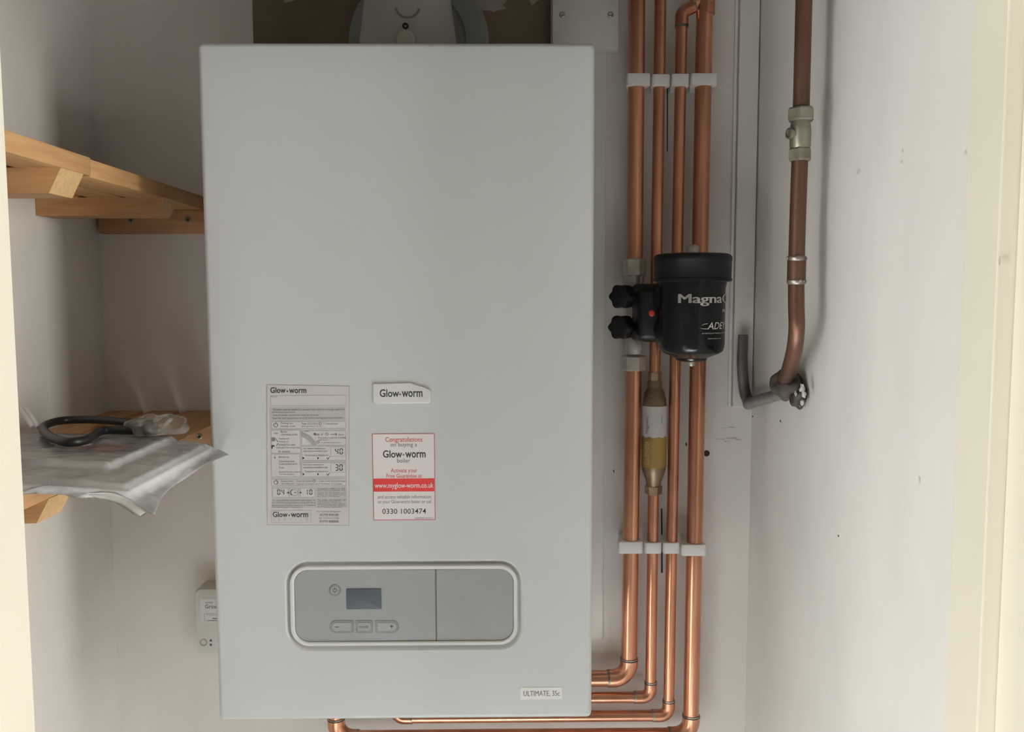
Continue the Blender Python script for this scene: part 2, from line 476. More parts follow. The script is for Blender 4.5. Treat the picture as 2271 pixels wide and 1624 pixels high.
for a_ in ((1600, 974, 12, 2.2), (1622, 972, 14, 2.5), (1638, 975, 8, 2), (1612, 979, 9, 1.5), (1624, 948, 9, 1.8), (1606, 950, 6, 1.4)): irregular(b, *a_, -0.0004, 3)
irregular(b, 648, -10, 26, 18, -0.0004, 4)
irregular(b, 1183, -8, 16, 22, -0.0004, 4)
irregular(b, 1090, 10, 34, 20, -0.0004, 4)
struct('wall_back', b, [WALLB, PLASTER, DARK, GREYMARK, SMUDGE])

b = BM(); poly(b, [(XL, YF0-0.02, 0), (XL, 0.02, 0), (XL, 0.02, TOP), (XL, YF0-0.02, TOP)]); struct('wall_left', b, WALL)
b = BM()
poly(b, [(XR, 0.02, 0), (XR, YF0, 0), (XR, YF0, TOP), (XR, 0.02, TOP)])
def wmark(u, v, ru, rv, mi):
    c = atx(u, v, XR-0.0004); n = 12; k0 = [random.uniform(0.6, 1.2) for _ in range(n)]
    r1 = abs(atx(u+ru, v, XR).y-c.y); r2 = abs(atx(u, v+rv, XR).z-c.z)
    poly(b, [(c.x, c.y+r1*k0[k]*math.cos(2*PI*k/n), c.z+r2*k0[k]*math.sin(2*PI*k/n)) for k in range(n)], mi)
for a in ((2141, 338, 4, 8, 1), (1904, 380, 5, 6, 1), (2001, 335, 3, 5, 1), (1999, 360, 3, 5, 1), (1731, 934, 2, 3, 2), (1669, 924, 2, 2, 2), (1859, 1189, 2, 2, 2), (1829, 286, 3, 2, 1), (2038, 1065, 3, 9, 1)): wmark(*a)
MK = mat('pale_scuff', (0.69, 0.68, 0.66), 0.9, var=0.06, scale=60)
struct('wall_right', b, [WALLR, MK, DARK])
b = BM(); box(b, -2.5, 2.5, -4.0, 0.05, -0.05, 0.0); struct('floor', b, FLOORM)
b = BM(); box(b, XL-0.1, XR+0.1, YF1, 0.05, TOP, TOP+0.05); struct('ceiling', b, CEIL)
# front wall around the door opening
b = BM()
box(b, -1.4, OL-0.026, YF1, YF0, 0, TOP)
box(b, XR+0.026, 1.4, YF1, YF0, 0, TOP)
box(b, OL-0.026, XR+0.026, YF1, YF0, HEAD+0.026, TOP)
struct('wall_front', b, WALL)
# painted door lining: stop, rebate and outer face on both sides, and the head
def lining(name, x_stop, x_reb, x_out, marks=()):
    b = BM()
    box(b, min(x_stop, x_out), max(x_stop, x_out), -0.604, YF0, 0, HEAD, 0.0012)
    box(b, min(x_reb, x_out), max(x_reb, x_out), YF1-0.002, -0.6045, 0, HEAD, 0.0012)
    for u, v, ru, rv in marks:
        c = atx(u, v, x_stop-0.0005); n = 10
        r1 = abs(atx(u+ru, v, x_stop).y-c.y); r2 = abs(atx(u, v+rv, x_stop).z-c.z)
        poly(b, [(c.x, c.y+r1*random.uniform(.6, 1.1)*math.cos(2*PI*k/n), c.z+r2*math.sin(2*PI*k/n)) for k in range(n)], 1)
    return struct(name, b, [CREAM, GREYMARK])
lining('trim_1', OL, OL-0.012, OL-0.026)
lining('trim_2', XR-0.0006, XR+0.0125, XR+0.026, [(2217, 578, 4, 11)])
b = BM(); box(b, OL-0.026, XR+0.026, YF1, YF0, HEAD, HEAD+0.026); struct('trim_3', b, CREAM)
# narrow white boarding on the back wall
b = BM()
xa = at(1634, 450, -0.008).x
box(b, xa, XR-0.0022, -0.008, 0, 1.393, TOP-0.01, 0.001)
box(b, xa-0.006, xa-0.0015, -0.004, 0, 1.393, TOP-0.01, 0.0008)
struct('trim_4', b, BOARD)
b = BM()
box(b, at(1290, 700, 0).x, at(1341, 700, 0).x, -0.003, 0, at(1341, 1418, 0).z, at(1341, 114, 0).z, 0.0008)
struct('trim_5', b, BOARD)

# ------------------------------------------------------------------ boiler
YB = -0.30
boil = empty('wall_boiler', (0, -0.15, 1.08), 'white wall-hung boiler with stickers and a grey control panel', 'boiler')
b = BM()
x0, x1, z0, z1 = -0.209, 0.209, 1.08, 1.82
def orr(d, y, mi, r=0.006): return (rrect(x0+d, x1-d, z0+d, z1-d, max(0.0015, r-d), 10), y, mi)
PX0, PX1, PZ0, PZ1 = pxbox(634, 1244, 1158, 1441, YB)
def prr(d, y, mi): return (rrect(PX0+d, PX1-d, PZ0+d, PZ1-d, max(0.002, 0.0255-d), 10), y, mi)
loops(b, [orr(0, -0.002, 0), *[orr(0.0055*(1-math.cos(a)), YB+0.0055*(1-math.sin(a)), 0) for a in [PI/2*k/12 for k in range(13)]],
          prr(-0.001, YB, 0), prr(0.0008, YB+0.0012, 1), prr(0.003, YB+0.0042, 1), prr(0.0048, YB+0.0046, 1)],
      fill_last=True, fill_mi=1, fill_first=0)
link('casing', b, [BOILER, GROOVE], boil, ang=9)
# bright ring round the control panel
b = BM()
loops(b, [prr(0.0047, YB+0.005, 0), prr(0.0050, YB-0.0008, 0), prr(0.0058, YB-0.0018, 0), prr(0.0085, YB-0.0018, 0), prr(0.0095, YB-0.0008, 0), prr(0.0098, YB+0.003, 0)], fill_last=False)
link('panel_ring', b, RINGM, boil)
YP = YB+0.0002
FX = at(967, 1340, YP).x
def half(left):
    pts = rrect(PX0+0.0100, PX1-0.0100, PZ0+0.0100, PZ1-0.0100, 0.0155, 10)
    if left: return [(min(x, FX-0.0006), z) for x, z in pts]
    return [(max(x, FX+0.0006), z) for x, z in pts]
def dedupe(pts):
    out = []
    for p in pts:
        if not out or (abs(p[0]-out[-1][0])+abs(p[1]-out[-1][1])) > 1e-6: out.append(p)
    return out
def edgeclip(pts, left):
    # keep only the rounded corners of this half and close it along the seam
    lim = FX
    q = [p for p in pts if (p[0] < lim-0.001 if left else p[0] > lim+0.001)]
    zt, zb = PZ1-0.0100, PZ0+0.0100; s = FX-0.0006 if left else FX+0.0006
    return q + ([(s, zb), (s, zt)] if left else [(s, zt), (s, zb)])
base = rrect(PX0+0.0100, PX1-0.0100, PZ0+0.0100, PZ1-0.0100, 0.0155, 10)
left_pts = edgeclip(base, True)
right_first = [p for p in base if p[0] > FX+0.001]
right_pts = right_first[:11] + [(FX+0.0006, PZ1-0.0100), (FX+0.0006, PZ0+0.0100)] + right_first[11:]
b = BM(); prism(b, left_pts, YP+0.004, YP, 0, 0.0005)
panel = link('control_panel', b, FASCIA, boil)
b = BM(); prism(b, right_pts, YP+0.004, YP, 0, 0.0005)
flap = link('panel_flap', b, FLAPM, boil); flap['label'] = 'plain grey flap right of the controls'
b = BM(); box(b, FX-0.0005, FX+0.0005, YP-0.0001, YP+0.003, PZ0+0.006, PZ1-0.006)
link('panel_seam', b, SEAM, boil)
# display
YQ = YP-0.0006
X0, X1, Z0, Z1 = pxbox(768, 1306, 846, 1352, YQ)
b = BM(); prism(b, rrect(X0, X1, Z0, Z1, 0.0012, 4), YP, YQ, 0, 0.0002)
link('display', b, LCD, panel)['label'] = 'dark unlit rectangular display'
# power button
def button(name, outline_px, inner_px, glyph, label):
    b = BM()
    X0, X1, Z0, Z1 = pxbox(*outline_px[:4], YP); X2, X3, Z2, Z3 = pxbox(*inner_px[:4], YP)
    def shape(x0, x1, z0, z1, kind):
        h = (z1-z0)/2
        if kind == 'l': rl, rr = h*0.999, 0.001
        elif kind == 'r': rl, rr = 0.001, h*0.999
        elif kind == 'o': rl = rr = h*0.999
        else: rl = rr = 0.001
        pts = []
        for cx, cz, a0, r in ((x1-rr, z1-rr, 0, rr), (x0+rl, z1-rl, 90, rl), (x0+rl, z0+rl, 180, rl), (x1-rr, z0+rr, 270, rr)):
            for k in range(9):
                a = math.radians(a0+90*k/8); pts.append((cx+r*math.cos(a), cz+r*math.sin(a)))
        return pts
    kd = outline_px[4]
    loops(b, [(shape(X0, X1, Z0, Z1, kd), YP, 0), (shape(X0+.0003, X1-.0003, Z0+.0003, Z1-.0003, kd), YP-.0005, 0),
              (shape(X2, X3, Z2, Z3, kd), YP-.0005, 0), (shape(X2+.0002, X3-.0002, Z2+.0002, Z3-.0002, kd), YP-.0009, 1)], fill_mi=1)
    glyph(b, YP-0.00105)
    o = link(name, b, [BTN, BTNIN, PRINT], panel); o['label'] = label
def gminus(b, y): prect(b, 743, 1390, 751, 1392, y, 2)
def gmode(b, y): ptext(b, 'mode', 797, 1386.5, 817, 1393.5, y, 2)
def gplus(b, y): prect(b, 865, 1388.5, 872, 1390.5, y, 2); prect(b, 867.5, 1386, 869.5, 1393, y, 2)
def gpower(b, y):
    pdisc(b, 742.5, 1309.5, 5.0, y, 2, 0.72, 20, 110, 430); prect(b, 741.7, 1303.5, 743.3, 1309, y, 2)
button('power_button', (729.5, 1296, 756, 1322.5, 'o'), (733.5, 1300, 752, 1318.5), gpower, 'round power button')
button('minus_button', (731, 1376, 784.5, 1404.5, 'l'), (736, 1381, 779.5, 1399.5), gminus, 'minus button with rounded left end')
button('mode_button', (789.5, 1376, 827, 1404.5, 's'), (794, 1381, 822.5, 1399.5), gmode, 'square middle mode button')
button('plus_button', (832, 1376, 885, 1404.5, 'r'), (837, 1381, 880, 1399.5), gplus, 'plus button with rounded right end')

# name badge
YG = YB-0.0022
b = BM()
pts = [(826, 850), (912, 850), (918, 851), (926, 856), (935, 860), (945, 862), (952, 864), (955, 868), (955, 891), (951, 895), (831, 896), (827, 892)]
w = [at(u, v, YG) for u, v in pts]
prism(b, [(p.x, p.z) for p in reversed(w)], YB, YG, 0, 0.0013)
YT = YG-0.0001
ptext(b, 'Glow', 842, 863.5, 885, 881, YT, 1, 0.018)
ptext(b, 'worm', 891, 867.5, 937, 881, YT, 1, 0.018)
pdisc(b, 887.3, 874.8, 2.2, YT, 2)
link('badge', b, [RINGM, PRINT, BROWNT], boil)['label'] = 'raised name badge with a stepped top right corner'

# model sticker
b = BM(); ys = YB-0.0003
prect(b, 1154, 1525, 1247, 1552, ys, 0)
ptext(b, 'ULTIMATE, 35c', 1161, 1532.5, 1241, 1546, ys-.0001, 1)
ptext(b, 'ULTIMATE, 35c', 1161.5, 1532.5, 1241.5, 1546, ys-.00012, 1)
link('model_sticker', b, [mat('white_model_sticker', (0.78, 0.78, 0.77), 0.35, var=0.01), PRINTG], boil)['label'] = 'small white model sticker'

# red and white guarantee sticker
b = BM(); y = YB-0.0003; yt = y-0.0001
prect(b, 826.5, 961.5, 965, 1154, y, 1)
prect(b, 828.2, 963.2, 963.3, 1152.3, yt, 0)
yt -= .0001; ya = yt-.0001
prect(b, 828.2, 1061.5, 963.3, 1090.5, yt, 2)
ptext(b, 'Congratulations', 854.5, 969.5, 937, 983.5, yt, 3, 0.012)
ptext(b, 'on buying a', 866, 981.5, 925, 993.5, yt, 4, 0.008)
ptext(b, 'Glow', 849, 999, 892, 1015.5, yt, 5, 0.02)
ptext(b, 'worm', 898.5, 1003, 944, 1015.5, yt, 5, 0.02)
pdisc(b, 895, 1009, 2.2, yt, 4)
ptext(b, 'boiler', 880.5, 1017, 909.5, 1026.5, yt, 4, 0.008)
ptext(b, 'Activate your', 866.5, 1039, 925.5, 1051, yt, 3, 0.012)
ptext(b, 'Free Guarantee at', 857, 1051, 935.5, 1060, yt, 3, 0.012)
ptext(b, 'www.myglow-worm.co.uk', 831, 1071, 961.5, 1086, ya, 6, 0.01)
ptext(b, 'and access valuable information', 837.5, 1098, 956, 1106, yt, 4, 0.004)
ptext(b, 'on your Glow-worm boiler or call', 837.5, 1109, 956, 1119, yt, 4, 0.004)
ptext(b, '0330 1003474', 848, 1128.5, 945, 1140, yt, 5, 0.004)
ptext(b, '0020094901-00 05/10', 920, 1147.5, 961, 1151.5, yt, 4)
link('guarantee_sticker', b, [PAPERW, mat('red_sticker_edge', (0.45, 0.13, 0.13), 0.5, var=0.1), RED, REDT, PRINTG, PRINT, PAPERW], boil)['label'] = 'white sticker with a red web address band'

# grey instruction sticker
b = BM(); y = YB-0.0003
G, DPN, BX, BK, GR, LG = 0, 1, 2, 3, 4, 5
SM = [PAPERG, PAPERD, PAPERL, PRINT, PRINTG, PRINTL]
ppoly(b, [(591, 853), (775, 856), (774.5, 1166), (592, 1165)], y, LG)
y -= .0001
ppoly(b, [(592.2, 854.2), (773.8, 857.2), (773.3, 1164.8), (593.2, 1163.8)], y, G)
y -= .0001; y2 = y-.0001; y3 = y-.0002
prect(b, 600, 902, 768, 1127, y, DPN)
for r in ((600, 877, 768, 900), (602, 935, 767.5, 951), (601.5, 954, 666, 1005.5), (601.5, 1007, 666, 1058), (669, 955.5, 767.5, 988), (669, 990, 767.5, 1021.5), (669, 1026, 767.5, 1058), (602, 1063, 767.5, 1077), (604, 1083, 640, 1103.5), (642, 1083, 662, 1103.5), (666, 1083, 698, 1103.5)):
    prect(b, *r, y2, LG); prect(b, r[0]+.8, r[1]+.8, r[2]-.8, r[3]-.8, y2-.00005, BX)
y2 -= .0001; y3 = y2-.0001
for r in ((733, 992, 766, 1013), (733, 1028, 766, 1048)):
    prect(b, *r, y2, LG); prect(b, r[0]+.7, r[1]+.7, r[2]-.7, r[3]-.7, y3, BX)
y3 -= .0001
ptext(b, 'Glow', 599.5, 859, 633.5, 872, y2, BK, 0.018); ptext(b, 'worm', 641, 863, 679.5, 872.5, y2, BK, 0.018); pdisc(b, 637.2, 868, 1.9, y2, BK)
ptext(b, 'Notes:', 601, 877.5, 615, 881.5, y2, GR)
for s, u0, v0, u1, v1 in (
    ('The boiler must be installed in a location that conforms to the gas regulations', 604, 906, 765, 912),
    ('and technical requirements.', 602.5, 912.5, 656, 917),
    ('Have the boiler instructions ready by the boiler.', 605, 918.5, 709, 924),
    ('Read the user instructions carefully before starting and using the boiler.', 604.5, 925, 762, 930.5),
    ('Putting into', 623, 937, 650, 942), ('standby mode', 623, 943.5, 655, 948.5),
    ('Press the button', 669, 937, 705, 942), ('> 2 seconds and', 716, 937.5, 749, 942), ('the product is on', 669, 943.5, 714, 948.5),
    ('Boiler', 623, 955.5, 637, 960), ('operating mode', 624, 962, 659, 967),
    ('mode', 607, 959, 616, 963),
    ('Heating only', 618, 971, 642, 976), ('Heating and', 618, 978, 640, 982), ('domestic hot water', 618, 984, 655, 989), ('Domestic hot water only', 613, 991, 665, 996), ('No demand', 617, 999, 643, 1004),
    ('Burner on', 619, 1011.5, 641, 1016), ('Operating fault', 619, 1021.5, 653, 1026.5), ('Contact technical service', 619, 1027, 659, 1031.5), ('Fuse', 619, 1035, 630, 1039.5), ('Domestic hot water pressure', 619, 1045, 666, 1049.5), ('Too low pressure', 619, 1050, 653, 1055),
    ('mode', 675, 955, 685, 958.5), ('boiler off', 699, 961.5, 716, 966), ('standby', 733, 961.5, 745, 966), ('burner', 751, 961.5, 763, 966),
    ('Press button mode for 3 seconds', 706, 969, 767, 973), ('until display', 706, 974.5, 728, 978), ('to set the temperature', 712, 980, 757, 984.5),
    ('Set radiator temperature', 673, 993, 722, 998), ('depending on installation type', 673, 999, 726, 1003.5), ('Temperature adjustment', 675.5, 1008, 728, 1013),
    ('Hot water temperature', 673, 1029, 718, 1033.5), ('depending on installation type', 673, 1035, 727, 1040), ('Temperature adjustment', 675.5, 1044, 728, 1049),
    ('Restart boiler', 624, 1065, 651, 1069.5), ('after safety stop', 624, 1071.5, 652, 1076), ('Press the button', 658, 1065, 692, 1069.5), ('> 2 sec. if the fault continues', 703, 1065, 766, 1069.5), ('repeat; contact your installer if it keeps', 658, 1071.5, 759, 1076),
    ('In case of low pressure add water to', 605, 1108, 700, 1113), ('the central heating system using the filling', 602, 1113.5, 700, 1118), ('tap until the display shows it; if repeated', 602, 1119, 699, 1123.5), ('contact your installer', 602, 1124, 672, 1127.5),
    ('Caution: refer to the', 704, 1082, 766, 1086.5), ('user manual before any', 704, 1087, 766, 1090.5), ('work on the boiler and', 704, 1091.5, 766, 1095), ('follow the guidance given', 704, 1096, 766, 1099.5), ('by the installer', 704, 1100, 754, 1103),
    ('To order the manual call', 704, 1107, 766, 1111), ('the number below for', 704, 1111.5, 758, 1115), ('information and advice', 704, 1116, 766, 1119.5), ('in case of doubt always', 704, 1120.5, 766, 1124), ('turn off the appliance', 704, 1124.5, 758, 1127)):
    ptext(b, s, u0, v0, u1, v1, y3, GR)
for u, v, r in ((611.5, 943, 5), (612, 1070, 5)):
    pdisc(b, u, v, r, y3, BK, 0.78, 20, 110, 430); prect(b, u-.6, v-6.5, u+.6, v-1, y3, BK)
for u, v, r in ((710, 940, 3.2), (698, 963, 2.8), (725, 963, 3.2), (705.5, 981, 3.2), (697, 1067, 3.2)):
    pdisc(b, u, v, r, y3, GR, 0.6)
pdisc(b, 698, 963, 2, y3, GR); prect(b, 745, 961, 746.5, 966, y3, BK)
prect(b, 602, 971, 610, 979, y3, GR)
for pts in ([(610, 973), (611, 972.4), (617, 980.5), (616, 981)], [(612, 989), (613, 989.6), (618, 983.5), (617, 983)], [(602, 989), (604, 987), (609, 988), (609, 990.5), (605, 991), (604.5, 996), (602, 995)], [(609, 1012), (611, 1016), (610, 1017.5), (608.5, 1016)],
            [(671, 1013), (675.5, 1016.5), (671, 1019.5)], [(704, 1013.5), (708, 1016.5), (704, 1019.5)], [(671.5, 1049), (675.5, 1052.3), (671.5, 1055)], [(704, 1049), (708, 1052.3), (704, 1055)],
            [(653, 1092), (655, 1092), (657, 1092.5), (657, 1093.5), (653, 1093.5)]):
    ppoly(b, pts, y3, BK)
for v in (1016, 1052):
    ppoly(b, [(724, v), (725.5, v-1), (727, v+2), (731, v-4), (731.8, v-3.2), (727.2, v+4)], y3, BK)
# sketch of a thumb pressing a key
ppoly(b, [(667, 955.5), (672, 958), (690, 968), (700, 980), (703, 988), (693, 988), (688, 982), (676, 972), (668, 968)], y2, LG)
ppoly(b, [(690, 968), (693, 967), (701, 976), (698, 979)], y3, BX)
for ch, u in (('4', 743), ('0', 753)): seven(b, ch, u, 994.5, u+7.5, 1008, y3-.0001, BK, 1.9)
for ch, u in (('3', 743), ('0', 752.5)): seven(b, ch, u, 1030, u+7.5, 1044.5, y3-.0001, BK, 1.9)
for ch, u in (('0', 615), ('4', 624)): seven(b, ch, u, 1085.5, u+6.5, 1098, y3-.0001, BK, 1.7)
for ch, u in (('1', 676), ('0', 686)): seven(b, ch, u, 1085.5, u+6.5, 1098, y3-.0001, BK, 1.7)
prect(b, 636, 1092.2, 640, 1093.6, y3-.0001, BK); prect(b, 664, 1092.2, 668, 1093.6, y3-.0001, BK)
ppoly(b, [(639, 1090.5), (642, 1093), (639, 1095)], y3-.0001, BK); ppoly(b, [(666.5, 1090.5), (669.5, 1093), (666.5, 1095)], y3-.0001, BK)
pdisc(b, 653, 1093, 8, y3, LG, 0.85); pdisc(b, 653, 1093, 9.4, y3, BK, 0.87, 12, 120, 215)
ppoly(b, [(644, 1095), (648, 1096), (646.5, 1099.5)], y3, BK)
# service panel at the foot
prect(b, 601.5, 1132, 690, 1159.5, y, LG); prect(b, 602.2, 1132.7, 689.3, 1158.8, y2, PAPERG and G)
ptext(b, 'Glow', 605, 1135, 638, 1147.5, y3, BK, 0.018); ptext(b, 'worm', 645, 1138.5, 683.5, 1148, y3, BK, 0.018); pdisc(b, 641.5, 1143.5, 1.7, y3, BK)
ptext(b, 'SERVICE', 605.5, 1150, 683, 1155, y3, LG, 0, 0, 2.6)
ptext(b, 'For Service & Repairs', 703, 1133, 756, 1137.5, y3, GR); ptext(b, '01773 828100', 709, 1140, 751, 1145, y3, GR, 0.01)
ptext(b, 'For Technical Help', 707, 1147.5, 752, 1152, y3, GR); ptext(b, '01773 828300', 709, 1154.5, 751, 1159.5, y3, GR, 0.01)
link('instruction_sticker', b, SM, boil)['label'] = 'tall grey sticker of instructions and small symbols'

# ------------------------------------------------------------------ flue
YFl = -0.15
fc = at(905, 60, YFl)
fl = empty('flue_elbow', (fc.x, -0.08, 1.82), 'grey white flue elbow rising behind the top of the boiler', 'flue')
b = BM()
def frad(z): return 0.0565-(z-1.88)*0.13
lathe(b, [(frad(z), z) for z in [1.8205+0.012*k for k in range(13)]], T(fc.x, YFl, 0), 48)
tube(b, fillet([(fc.x, YFl, 1.960), (fc.x, YFl, 2.05), (fc.x, -0.004, 2.05)], 0.065, 10), frad(1.9645)-0.001, 40)
link('elbow', b, FLUEM, fl)
b = BM()
cc = at(928, 88, -0.012)
lathe(b, [(0.097, 0), (0.097, 0.004), (0.090, 0.012), (0.066, 0.014), (0.064, 0.010)], aim((cc.x, 0, cc.z), (0, -1, 0)), 56)
link('collar', b, FLUEC, fl)['label'] = 'round grey wall collar'
def front_y(x, z): return YFl - math.sqrt(max(0, frad(z)**2-(x-fc.x)**2))
b = BM()
c = at(904, 15, YFl-0.053)
pts = [Vector((c.x+0.0135*math.cos(a), 0, c.z+0.0135*math.sin(a))) for a in [math.radians(190+160*k/16) for k in range(17)]]
for p in pts: p.y = front_y(p.x, p.z)
tube(b, pts, 0.0013, 8)
link('embossed_arc', b, FLUED, fl)
b = BM(); c = at(900, 60, YFl-0.055)
lathe(b, [(0.0036, -0.004), (0.0036, 0.0008), (0.0016, 0.001), (0.0014, -0.001)], aim((c.x, front_y(c.x, c.z), c.z), (0, -1, 0)), 16)
link('screw', b, [DARK], fl)['label'] = 'small dark screw'
b = BM(); c = at(901, 91, YFl-0.057)
lathe(b, [(0.0105, -0.006), (0.0105, 0.003), (0.009, 0.0045)], aim((c.x, front_y(c.x, c.z), c.z), (0, -1, 0)), 28)
link('test_cap', b, FLUET, fl)['label'] = 'round cream test cap'

# white screwed cover beside the flue
X0, X1, Z0, Z1 = pxbox(1225, -60, 1373, 112, -0.018)
cv = empty('access_cover', ((X0+X1)/2, -0.009, Z0), 'square white cover screwed to the wall above the boiler', 'cover plate')
b = BM(); box(b, X0, X1, -0.018, 0, Z0, Z1, 0.0015); link('plate', b, COVER, cv)
for u, v in ((1247, 33), (1354, 33), (1354, -40), (1247, -40)):
    c = at(u, v, -0.018); b = BM()
    lathe(b, [(0.0042, 0), (0.004, 0.001), (0.0026, 0.0019), (0.0012, 0.0012)], aim((c.x, -0.018, c.z), (0, -1, 0)), 20)
    if v > 0: link('screw', b, STEEL, cv)
    else: b.free()

# ------------------------------------------------------------------ copper pipes
YPp = -0.034
R22, R15 = 0.0113, 0.0078
def zrow(u, v, y=YPp): return at(u, v, y).z
P1x, P2x, P3x, P4x = 0.2935, 0.3245, 0.3515, 0.3840
PG = 'bright copper pipes beside the boiler'

def ring_at(bm, p, d, r, mi=0, h=0.0012):
    lathe(bm, [(r, -h), (r*1.02, 0), (r, h)], aim(p, d), 28, mi)

def elbow_part(parent, corner, d_in, d_out, r, bend, leg, dark=True):
    """a soldered elbow; d_in, d_out point away from the corner along the two pipes"""
    corner = Vector(corner); a = Vector(d_in).normalized(); c = Vector(d_out).normalized()
    b = BM()
    path = fillet([corner+a*leg, corner, corner+c*leg], bend, 8)
    tube(b, path, r, 24)
    e = link('elbow', b, COPPERF, parent)
    for d in (a, c):
        b = BM(); ring_at(b, corner+d*(leg+0.0009), d, r*0.985, 0, 0.0016)
        ring_at(b, corner+d*leg, d, r*1.012 if abs(d.z) > 0.7 else r*0.99, 1 if abs(d.z) > 0.7 else 0, 0.0007)
        link('solder_ring', b, [SOLDER, OXIDE], e)
    return e

def run(name, parent, pts, r, bend, m=COPPER):
    b = BM(); path = fillet(pts, bend, 8) if len(pts) > 2 else pts
    tube(b, path, r, 24); return link(name, b, m, parent)

zt = 2.30
# thick pipe 1: upper length down into the valve
z_nut_top = zrow(1408, 578)
p = empty('copper_pipe', (P1x, YPp, z_nut_top), 'thick copper pipe running up from the black filter valve', 'pipe', PG)
run('pipe_length', p, [(P1x, YPp, zt), (P1x, YPp, z_nut_top-0.004)], R22, 0)
# thick pipe 1: lower length with its elbow
zl = zrow(1345, 1505)
z_nut_low = zrow(1407, 820)
p = empty('copper_pipe', (P1x, YPp, zl), 'thick copper pipe below the filter valve, turning left behind the boiler', 'pipe', PG)
xe = 0.165
P1b = 0.2905
run('pipe_length', p, [(P1x, YPp, z_nut_low+0.004), (P1b, YPp, zl), (xe, YPp, zl), (xe, YPp, 1.0795)], R22, 0.024)
elbow_part(p, (P1b, YPp, zl), (0.012, 0, 1), (-1, 0, 0), R22+0.0013, 0.0235, 0.0285)
# thin pipe 2
zm1 = zrow(1453, 835); zm2 = zrow(1449, 1088)
p = empty('copper_pipe', (P2x, YPp, zm1), 'thin copper pipe passing behind the filter into the brass scale reducer', 'pipe', PG)
run('pipe_length', p, [(0.3268, YPp, zt), (0.3232, YPp, zm1-0.004)], R15, 0)
z2 = zrow(1380, 1547)
p = empty('copper_pipe', (P2x, YPp, z2), 'thin copper pipe below the brass scale reducer, turning left', 'pipe', PG)
run('pipe_length', p, [(0.3232, YPp, zm2+0.004), (0.3222, YPp, z2), (0.02, YPp, z2), (0.02, YPp, 1.0795)], R15, 0.013)
elbow_part(p, (0.3222, YPp, z2), (0.003, 0, 1), (-1, 0, 0), R15+0.0011, 0.0125, 0.0215)
# thin pipe 3 with the tee branch at the top
z3 = zrow(1400, 1588)
p = empty('copper_pipe', (P3x, YPp, z3), 'thin copper pipe branching off the right pipe at the top', 'pipe', PG)
ztee = zrow(1545, 2)
tee_d = Vector((0.030, 0, 0.0105))
c3 = Vector((0.3545, YPp, zrow(1513, 28)))
xr3 = at(878, 1600, YPp).x
run('pipe_length', p, [(0.3842, YPp, ztee+0.003), tuple(c3), (0.3487, YPp, z3), (xr3, YPp, z3), (xr3, YPp, 1.0795)], R15, [0.012, 0.013, 0.013])
elbow_part(p, c3, (1, 0, (ztee-c3.z)/0.0297), (-0.006, 0, -1), R15+0.0012, 0.0115, 0.0175)
elbow_part(p, (0.3487, YPp, z3), (0.005, 0, 1), (-1, 0, 0), R15+0.0011, 0.0125, 0.0215)
elbow_part(p, (xr3, YPp, z3), (1, 0, 0), (0, 0, 1), R15+0.0011, 0.0125, 0.0215)
# thick pipe 4
z4 = zrow(1400, 1633)
p = empty('copper_pipe', (P4x, YPp, z4), 'rightmost thick copper pipe of the row, running full height', 'pipe', PG)
xr4 = at(746, 1612, YPp).x
run('pipe_length', p, [(0.3868, YPp, zt), (0.3815, YPp, z4), (xr4, YPp, z4), (xr4, YPp, 1.0795)], R22, [0.024, 0.024])
elbow_part(p, (0.3815, YPp, z4), (0.003, 0, 1), (-1, 0, 0), R22+0.0013, 0.0235, 0.030)
elbow_part(p, (xr4, YPp, z4), (1, 0, 0), (0, 0, 1), R22+0.0013, 0.0235, 0.030)
b = BM(); tube(b, [(0.3868, YPp, ztee-0.018), (0.3868, YPp, ztee+0.022)], R22+0.0012, 24)
tube(b, [(0.3868-0.006, YPp, ztee+0.002), (0.3868-0.019, YPp, ztee-0.002)], R15+0.0014, 20)
link('tee', b, COPPERF, p)

# clips, two rows of four
def clip(u0, u1, v0, v1, r, xc, label):
    X0, X1, Z0, Z1 = pxbox(u0, v0, u1, v1, YPp-r-0.003)
    b = BM()
    h = (X1-X0)/2; cx = (X0+X1)/2
    prof = []
    # plan outline: a rounded block hugging the pipe
    f = YPp-r-0.0028
    rr = 0.0045
    inset = h*0.38
    plan = [(X0+inset, 0), (X0+inset, -0.008), (X0, f+0.009)]
    for k in range(7): a = PI+PI/2*k/6; plan.append((X0+rr+rr*math.cos(a), f+rr+rr*math.sin(a)))
    for k in range(7): a = 1.5*PI+PI/2*k/6; plan.append((X1-rr+rr*math.cos(a), f+rr+rr*math.sin(a)))
    plan += [(X1, f+0.009), (X1-inset, -0.008), (X1-inset, 0)]
    bot = [b.verts.new((x, y, Z0)) for x, y in plan]; top = [b.verts.new((x, y, Z1)) for x, y in plan]
    n = len(plan)
    fb = b.faces.new(bot); ft = b.faces.new(list(reversed(top)))
    for i in range(n):
        j = (i+1) % n; b.faces.new((bot[i], top[i], top[j], bot[j]))
    bmesh.ops.recalc_face_normals(b, faces=b.faces)
    bmesh.ops.bevel(b, geom=list(fb.edges)+list(ft.edges), offset=0.0009, segments=2, profile=0.5, affect='EDGES')
    o = link('pipe_clip', b, CLIP)
    tag(o, label, 'pipe clip', 'white clips holding the copper pipes')
